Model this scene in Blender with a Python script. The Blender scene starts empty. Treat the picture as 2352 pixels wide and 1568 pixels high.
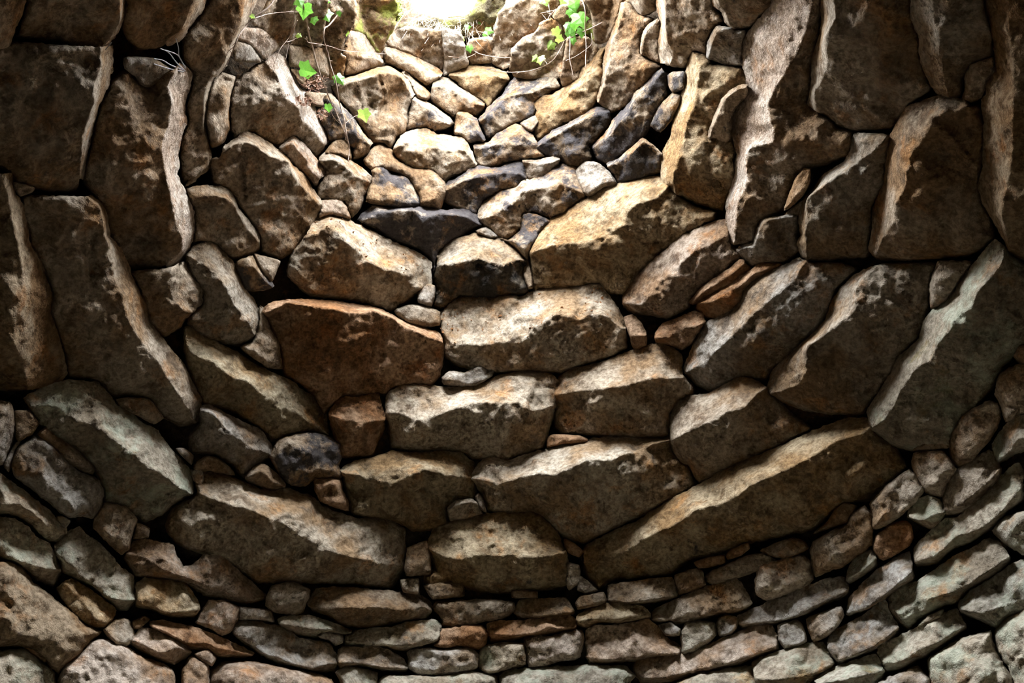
import bpy, math, random
import numpy as np
from mathutils import Matrix, Vector, Euler
from mathutils.geometry import delaunay_2d_cdt

# ------------------------------------------------------------------ camera, sky, exposure
scene = bpy.context.scene
COL = scene.collection
EYE = 1.30                      # eye height above the floor
RAD = 1.5                       # inner radius of the round drum
FPX = 1898.0                    # focal length in pixels of the 2352 x 1568 frame
PITCH, ROLL = math.radians(48.0), math.radians(-4.0)
AX, AY = -0.03 * RAD, 0.82 * RAD        # axis of the dome, seen from the camera

_F = np.array([0, math.cos(PITCH), math.sin(PITCH)])
_U = np.array([0, -math.sin(PITCH), math.cos(PITCH)])
_R = np.array([1.0, 0, 0])
R2 = math.cos(ROLL) * _R + math.sin(ROLL) * _U
U2 = -math.sin(ROLL) * _R + math.cos(ROLL) * _U

cam = bpy.data.cameras.new('camera')
cam.sensor_fit = 'HORIZONTAL'
cam.sensor_width = 22.3
cam.lens = 22.3 * FPX / 2352.0
cam.clip_start = 0.02
camo = bpy.data.objects.new('camera', cam)
COL.objects.link(camo)
M3 = Matrix((R2, U2, -_F)).transposed()
camo.matrix_world = Matrix.Translation((0, 0, EYE)) @ M3.to_4x4()
scene.camera = camo

world = bpy.data.worlds.new('sky')
scene.world = world
world.use_nodes = True
wn = world.node_tree
wn.nodes.clear()
_bg = wn.nodes.new('ShaderNodeBackground')
_bg.inputs['Color'].default_value = (0.90, 0.96, 1.03, 1)      # even overcast sky
_bg.inputs['Strength'].default_value = SKY_STRENGTH = 71.0
_wo = wn.nodes.new('ShaderNodeOutputWorld')
wn.links.new(_bg.outputs[0], _wo.inputs[0])

vs = scene.view_settings
vs.view_transform = 'Standard'
vs.look = 'None'
vs.gamma = 1.0
vs.exposure = 0.0
vs.use_curve_mapping = False
scene.display_settings.display_device = 'sRGB'
cy = scene.cycles
cy.max_bounces = 4
cy.diffuse_bounces = 2
cy.glossy_bounces = 1
cy.use_adaptive_sampling = True
cy.adaptive_threshold = 0.1
cy.adaptive_min_samples = 10
cy.transmission_bounces = 4
cy.use_denoising = True
cy.sample_clamp_indirect = 6.0
cy.caustics_reflective = False
cy.caustics_refractive = False

# the smoke hole, off the axis towards the viewer
HOLE_X, HOLE_Y, HOLE_RX, HOLE_RY = AX - 0.01 * RAD, AY - 0.22 * RAD, 0.31 * RAD, 0.43 * RAD

def hole_d(x, y, grow=0.0):
    return np.hypot((x - HOLE_X) / (HOLE_RX + grow), (y - HOLE_Y) / (HOLE_RY + grow))

HOLE_Z = 2.70 * RAD

def portal(name, loc, rot, sx, sy):
    """A sampling portal over a real opening (no light of its own)."""
    li = bpy.data.lights.new(name, 'AREA')
    li.shape = 'RECTANGLE'
    li.size, li.size_y = sx, sy
    li.cycles.is_portal = True
    o = bpy.data.objects.new(name, li)
    COL.objects.link(o)
    o.location = loc
    o.rotation_euler = rot
    return o

portal('sky_portal', (HOLE_X, HOLE_Y, EYE + HOLE_Z + 0.35), (0, 0, 0), 2.4, 3.4)

# ------------------------------------------------------------------ geometry helpers
rng = np.random.default_rng(7)
_perm = rng.permutation(256)
_perm = np.concatenate([_perm, _perm, _perm])
_grad = rng.normal(size=(256, 3))
_grad /= np.linalg.norm(_grad, axis=1)[:, None]

def perlin(P):
    P = np.asarray(P, float)
    i = np.floor(P).astype(np.int64)
    f = P - i
    i &= 255
    u = f * f * f * (f * (f * 6 - 15) + 10)
    out = 0
    for dx in (0, 1):
        wx = u[:, 0] if dx else 1 - u[:, 0]
        for dy in (0, 1):
            wy = u[:, 1] if dy else 1 - u[:, 1]
            for dz in (0, 1):
                wz = u[:, 2] if dz else 1 - u[:, 2]
                h = _perm[_perm[_perm[i[:, 0] + dx] + i[:, 1] + dy] + i[:, 2] + dz]
                g = _grad[h]
                d = g[:, 0] * (f[:, 0] - dx) + g[:, 1] * (f[:, 1] - dy) + g[:, 2] * (f[:, 2] - dz)
                out = out + wx * wy * wz * d
    return out * 1.6

def facet(P, seed):
    """Piecewise-flat noise on a warped triangular lattice: broken stone faces with crisp creases."""
    Q = np.column_stack([P, np.full(len(P), seed)])
    P = P + 0.42 * np.stack([perlin(Q * 0.9 + 3.1), perlin(Q * 0.9 + 17.7)], 1)
    sk = (P[:, 0] + P[:, 1]) * 0.3660254
    i = np.floor(P[:, 0] + sk).astype(np.int64)
    j = np.floor(P[:, 1] + sk).astype(np.int64)
    t = (i + j) * 0.2113249
    x0, y0 = P[:, 0] - (i - t), P[:, 1] - (j - t)
    u = x0 + (x0 + y0) * 0.3660254
    v = y0 + (x0 + y0) * 0.3660254
    up = u > v
    def hv(a, b):
        k = (a * 73856093) ^ (b * 19349663) ^ int(seed * 1013)
        k = (k ^ (k >> 13)) * 1274126177
        return ((k ^ (k >> 16)) & 0xFFFF) / 32768.0 - 1.0
    h0, h2 = hv(i, j), hv(i + 1, j + 1)
    h1 = np.where(up, hv(i + 1, j), hv(i, j + 1))
    hi, lo = np.maximum(u, v), np.minimum(u, v)
    return h0 * (1 - hi) + h1 * (hi - lo) + h2 * lo

# the dome: a surface of revolution, camera-centred (z = 0 at the eye)
PR = np.array([1.02, 1.02, 1.0, 0.975, 0.885, 0.785, 0.68, 0.545, 0.435, 0.34, 0.265, 0.225, 0.12, 0.02]) * RAD
PZ = np.array([-1.6, 0.3, 0.70, 0.90, 1.09, 1.285, 1.50, 1.80, 2.09, 2.38, 2.61, 2.71, 2.95, 3.15]) * RAD

def dome_r(z):
    return np.interp(z, PZ, PR)

def ray(px):
    px = np.atleast_2d(np.asarray(px, float))
    return _F[None] + (px[:, :1] - 1176.0) / FPX * R2[None] - (px[:, 1:2] - 784.0) / FPX * U2[None]

_TS = np.linspace(0.05, 5.0, 500)

def dome_depth(px):
    """Depth along the view axis where the pixel's ray meets the dome."""
    d = ray(px)
    out = np.empty(len(d))
    for a in range(0, len(d), 4000):
        q = d[a:a + 4000]
        X = q[:, None, 0] * _TS - AX
        Y = q[:, None, 1] * _TS - AY
        Z = q[:, None, 2] * _TS
        g = np.hypot(X, Y) - dome_r(Z)
        k = np.argmax(g > 0, axis=1)
        k = np.clip(k, 1, len(_TS) - 1)
        n = np.arange(len(q))
        g0, g1 = g[n, k - 1], g[n, k]
        w = np.clip(-g0 / np.where(g1 - g0 == 0, 1, g1 - g0), 0, 1)
        out[a:a + 4000] = _TS[k - 1] + w * (_TS[k] - _TS[k - 1])
    return out

def world_pt(px, t):
    P = ray(px) * np.asarray(t)[:, None]
    P[:, 2] += EYE
    return P

def resample(ch, step, closed=False):
    ch = np.asarray(ch, float)
    if closed:
        ch = np.vstack([ch, ch[:1]])
    out = []
    for a, b in zip(ch[:-1], ch[1:]):
        n = max(1, int(np.hypot(*(b - a)) / step + 0.5))
        out.extend(a + (b - a) * k / n for k in range(n))
    if not closed:
        out.append(ch[-1])
    return np.array(out)

def smooth(ch, closed=False, keep=0.55):
    """Round the corners of a traced chain a little."""
    if len(ch) < 3:
        return ch
    a = np.roll(ch, 1, 0)
    b = np.roll(ch, -1, 0)
    s = keep * ch + (1 - keep) * 0.5 * (a + b)
    if not closed:
        s[0], s[-1] = ch[0], ch[-1]
    return s

def chain_query(P, ch):
    """Distance from the points to a chain and the fraction along it."""
    a, b = ch[:-1], ch[1:]
    seg = b - a
    L = np.hypot(seg[:, 0], seg[:, 1])
    cum = np.concatenate([[0], np.cumsum(L)])
    best = np.full(len(P), 1e9)
    s = np.zeros(len(P))
    for k in range(len(a)):
        if L[k] < 1e-6:
            continue
        w = np.clip(((P - a[k]) @ seg[k]) / (L[k] ** 2), 0, 1)
        d = np.hypot(P[:, 0] - a[k, 0] - w * seg[k, 0], P[:, 1] - a[k, 1] - w * seg[k, 1])
        m = d < best
        best[m] = d[m]
        s[m] = (cum[k] + w[m] * L[k]) / max(cum[-1], 1e-6)
    return best, s

def chain_at(ch, s):
    L = np.concatenate([[0], np.cumsum(np.hypot(*(ch[1:] - ch[:-1]).T))])
    L /= max(L[-1], 1e-6)
    return np.stack([np.interp(s, L, ch[:, 0]), np.interp(s, L, ch[:, 1])], 1)

def inside(P, poly):
    x, y = P[:, 0], P[:, 1]
    r = np.zeros(len(P), bool)
    a = poly
    b = np.roll(poly, -1, 0)
    for (x0, y0), (x1, y1) in zip(a, b):
        if y0 == y1:
            continue
        c = ((y0 > y) != (y1 > y)) & (x < (x1 - x0) * (y - y0) / (y1 - y0) + x0)
        r ^= c
    return r

def dedupe(ch, eps=2.0):
    out = [ch[0]]
    for p in ch[1:]:
        if np.hypot(*(p - out[-1])) > eps:
            out.append(p)
    if len(out) > 2 and np.hypot(*(out[0] - out[-1])) <= eps:
        out.pop()
    return np.array(out)

def link(name, verts, faces, mats, parent=None, smooth_faces=None, slots=None, origin=None):
    me = bpy.data.meshes.new(name)
    verts = np.asarray(verts, float)
    if origin is None:
        origin = verts.mean(0)
    me.from_pydata((verts - origin).tolist(), [], faces)
    for m in (mats if isinstance(mats, (list, tuple)) else [mats]):
        me.materials.append(m)
    if smooth_faces is not None:
        me.polygons.foreach_set('use_smooth', smooth_faces)
    if slots is not None:
        me.polygons.foreach_set('material_index', slots)
    o = bpy.data.objects.new(name, me)
    COL.objects.link(o)
    o.location = origin
    if parent is not None:
        o.parent = parent
        o.location = Vector(origin) - parent.location
    return o

def tag(o, label, cat, group=None, kind=None):
    o['label'] = label
    o['category'] = cat
    if group:
        o['group'] = group
    if kind:
        o['kind'] = kind
    return o

# ------------------------------------------------------------------ materials
def new_mat(name):
    m = bpy.data.materials.new(name)
    m.use_nodes = True
    nt = m.node_tree
    nt.nodes.clear()
    return m, nt

class N:
    """Small node-tree writer."""
    def __init__(self, nt):
        self.nt = nt
    def add(self, typ, **kw):
        n = self.nt.nodes.new(typ)
        for k, v in kw.items():
            if k in n.inputs:
                n.inputs[k].default_value = v
            else:
                setattr(n, k, v)
        return n
    def link(self, a, b):
        self.nt.links.new(a, b)
    def noise(self, vec, scale, detail=4, rough=0.55, dist=0.0):
        n = self.add('ShaderNodeTexNoise')
        n.inputs['Scale'].default_value = scale
        n.inputs['Detail'].default_value = detail
        n.inputs['Roughness'].default_value = rough
        n.inputs['Distortion'].default_value = dist
        self.link(vec, n.inputs['Vector'])
        return n.outputs['Fac']
    def ramp(self, fac, a, b):
        n = self.add('ShaderNodeMapRange')
        n.inputs['From Min'].default_value = a
        n.inputs['From Max'].default_value = b
        n.interpolation_type = 'SMOOTHSTEP'
        self.link(fac, n.inputs['Value'])
        return n.outputs['Result']
    def math(self, op, a, b):
        n = self.add('ShaderNodeMath', operation=op)
        for k, v in enumerate((a, b)):
            if isinstance(v, (int, float)):
                n.inputs[k].default_value = v
            else:
                self.link(v, n.inputs[k])
        return n.outputs[0]
    def mix(self, fac, a, b, blend='MIX'):
        n = self.add('ShaderNodeMix', data_type='RGBA', blend_type=blend)
        for sock, v in ((n.inputs[0], fac), (n.inputs[6], a), (n.inputs[7], b)):
            if isinstance(v, (int, float)):
                sock.default_value = v
            elif isinstance(v, tuple):
                sock.default_value = (*v, 1)
            else:
                self.link(v, sock)
        return n.outputs[2]

def stone_material(name, pale, mid, dark, soot_bias=0.0, lichen=0.0, moss=0.0, bump=1.0, tinted=True):
    m, nt = new_mat(name)
    w = N(nt)
    tc = w.add('ShaderNodeTexCoord')
    oi = w.add('ShaderNodeObjectInfo')
    sc = w.add('ShaderNodeVectorMath', operation='SCALE')
    cmb = w.add('ShaderNodeCombineXYZ')
    w.link(oi.outputs['Random'], cmb.inputs[0])
    w.link(oi.outputs['Random'], cmb.inputs[2])
    w.link(cmb.outputs[0], sc.inputs[0])
    sc.inputs['Scale'].default_value = 37.0
    ad = w.add('ShaderNodeVectorMath', operation='ADD')
    w.link(tc.outputs['Object'], ad.inputs[0])
    w.link(sc.outputs[0], ad.inputs[1])
    v = ad.outputs[0]
    big = w.noise(v, 4.5, 4, 0.62)
    med = w.noise(v, 13.0, 4, 0.68)
    fine = w.noise(v, 70.0, 3, 0.7)
    c = w.mix(w.ramp(big, 0.40, 0.58), mid, pale)
    c = w.mix(w.ramp(med, 0.50, 0.68), c, dark)
    # rusty stains
    c = w.mix(w.math('MULTIPLY', w.ramp(w.noise(v, 7.0, 4, 0.68), 0.55, 0.69), 0.48), c, (0.36, 0.17, 0.055))
    # fine mottling
    c = w.mix(0.68, c, w.mix(w.ramp(fine, 0.34, 0.64), (0.42, 0.39, 0.36), (1.12, 1.12, 1.12)), 'MULTIPLY')
    # dark pits
    vor = w.add('ShaderNodeTexVoronoi', feature='F1')
    vor.inputs['Scale'].default_value = 85.0
    w.link(v, vor.inputs['Vector'])
    pit = w.math('MULTIPLY', w.ramp(vor.outputs['Distance'], 0.26, 0.10), w.ramp(med, 0.48, 0.6))
    c = w.mix(w.math('MULTIPLY', pit, 0.6), c, (0.10, 0.075, 0.05))
    # per-stone tint and soot (object colour)
    if tinted:
        c = w.mix(1.0, c, oi.outputs['Color'], 'MULTIPLY')
        soot_n = w.noise(v, 7.5, 5, 0.72)
        th = w.math('SUBTRACT', 0.80, w.math('MULTIPLY', oi.outputs['Alpha'], 0.45))
        soot = w.ramp(w.math('SUBTRACT', soot_n, th), -0.05, 0.06)
        c = w.mix(w.math('MULTIPLY', soot, 0.93), c, w.mix(fine, (0.022, 0.020, 0.022), (0.085, 0.078, 0.078)))
    if lichen:
        ln = w.noise(v, 8.0, 5, 0.7)
        c = w.mix(w.math('MULTIPLY', w.ramp(ln, 0.46, 0.66), lichen), c, w.mix(fine, (0.30, 0.34, 0.24), (0.52, 0.54, 0.44)))
        ln2 = w.noise(v, 3.5, 4, 0.7)
        c = w.mix(w.math('MULTIPLY', w.ramp(ln2, 0.60, 0.72), lichen * 0.8), c, (0.10, 0.14, 0.06))
    if moss:
        mn = w.noise(v, 5.0, 5, 0.7)
        c = w.mix(w.math('MULTIPLY', w.ramp(mn, 0.52, 0.62), moss), c, w.mix(fine, (0.07, 0.10, 0.02), (0.30, 0.32, 0.07)))
    bs = w.add('ShaderNodeBsdfDiffuse')      # dry matt stone
    bs.inputs['Roughness'].default_value = 0.0
    w.link(c, bs.inputs['Color'])
    # relief
    h = w.noise(v, 30.0, 5, 0.80)
    bp = w.add('ShaderNodeBump')
    bp.inputs['Strength'].default_value = 0.65 * bump
    bp.inputs['Distance'].default_value = 0.022
    w.link(h, bp.inputs['Height'])
    w.link(bp.outputs[0], bs.inputs['Normal'])
    out = w.add('ShaderNodeOutputMaterial')
    w.link(bs.outputs[0], out.inputs[0])
    return m

MAT_STONE = stone_material('limestone', (0.326, 0.281, 0.226), (0.222, 0.153, 0.094), (0.140, 0.106, 0.076))
MAT_LICHEN = stone_material('lichen_limestone', (0.288, 0.249, 0.197), (0.223, 0.181, 0.134), (0.138, 0.112, 0.085), lichen=0.6)
MAT_MOSS = stone_material('mossy_limestone', (0.276, 0.216, 0.150), (0.203, 0.144, 0.085), (0.138, 0.105, 0.072), moss=0.85)
MAT_CRUST = stone_material('calcite_crust', (0.524, 0.472, 0.412), (0.419, 0.341, 0.276), (0.276, 0.210, 0.157), bump=1.5)
MAT_FILL = stone_material('rubble_fill', (0.098, 0.072, 0.049), (0.072, 0.052, 0.036), (0.046, 0.036, 0.026), tinted=False)
MAT_EARTH = stone_material('trodden_earth', (0.094, 0.070, 0.047), (0.075, 0.056, 0.037), (0.052, 0.037, 0.026), tinted=False)

def plain_mat(name, a, b, scale=20.0, rough=0.8, trans=0.0):
    m, nt = new_mat(name)
    w = N(nt)
    tc = w.add('ShaderNodeTexCoord')
    n = w.noise(tc.outputs['Object'], scale, 4, 0.6)
    c = w.mix(w.ramp(n, 0.3, 0.7), a, b)
    bs = w.add('ShaderNodeBsdfPrincipled')
    bs.inputs['Roughness'].default_value = rough
    w.link(c, bs.inputs['Base Color'])
    out = w.add('ShaderNodeOutputMaterial')
    if trans:
        tr = w.add('ShaderNodeBsdfTranslucent')
        w.link(c, tr.inputs['Color'])
        mx = w.add('ShaderNodeMixShader')
        mx.inputs[0].default_value = trans
        w.link(bs.outputs[0], mx.inputs[1])
        w.link(tr.outputs[0], mx.inputs[2])
        w.link(mx.outputs[0], out.inputs[0])
    else:
        w.link(bs.outputs[0], out.inputs[0])
    return m

MAT_STEM = plain_mat('woody_stem', (0.20, 0.13, 0.09), (0.34, 0.25, 0.19), 60)
MAT_LEAF = plain_mat('ivy_leaf_green', (0.06, 0.19, 0.018), (0.13, 0.29, 0.04), 30, 0.5, 0.45)
MAT_LEAF_PALE = plain_mat('ivy_leaf_pale', (0.17, 0.31, 0.04), (0.32, 0.42, 0.09), 30, 0.5, 0.5)
MAT_GRASS = plain_mat('dry_grass_straw', (0.26, 0.20, 0.14), (0.42, 0.36, 0.28), 40, 0.8, 0.25)
MAT_MOSSY = plain_mat('moss_green', (0.10, 0.13, 0.025), (0.27, 0.30, 0.075), 60, 0.9, 0.2)
MAT_WEB = plain_mat('cobweb_grey', (0.40, 0.38, 0.37), (0.55, 0.54, 0.54), 60, 0.9, 0.4)
MAT_LITTER = plain_mat('dead_leaf_brown', (0.16, 0.08, 0.05), (0.34, 0.19, 0.12), 60, 0.9)
MAT_TURF = stone_material('rim_turf', (0.134, 0.118, 0.059), (0.101, 0.084, 0.050), (0.067, 0.055, 0.038), moss=0.8, tinted=False, bump=1.6)
MAT_GROUND = plain_mat('dry_meadow', (0.26, 0.24, 0.15), (0.36, 0.33, 0.22), 3.0, 0.95)
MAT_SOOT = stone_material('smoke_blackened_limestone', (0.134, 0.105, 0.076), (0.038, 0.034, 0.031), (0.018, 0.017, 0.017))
DOOR_TOP = 0.5
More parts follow.
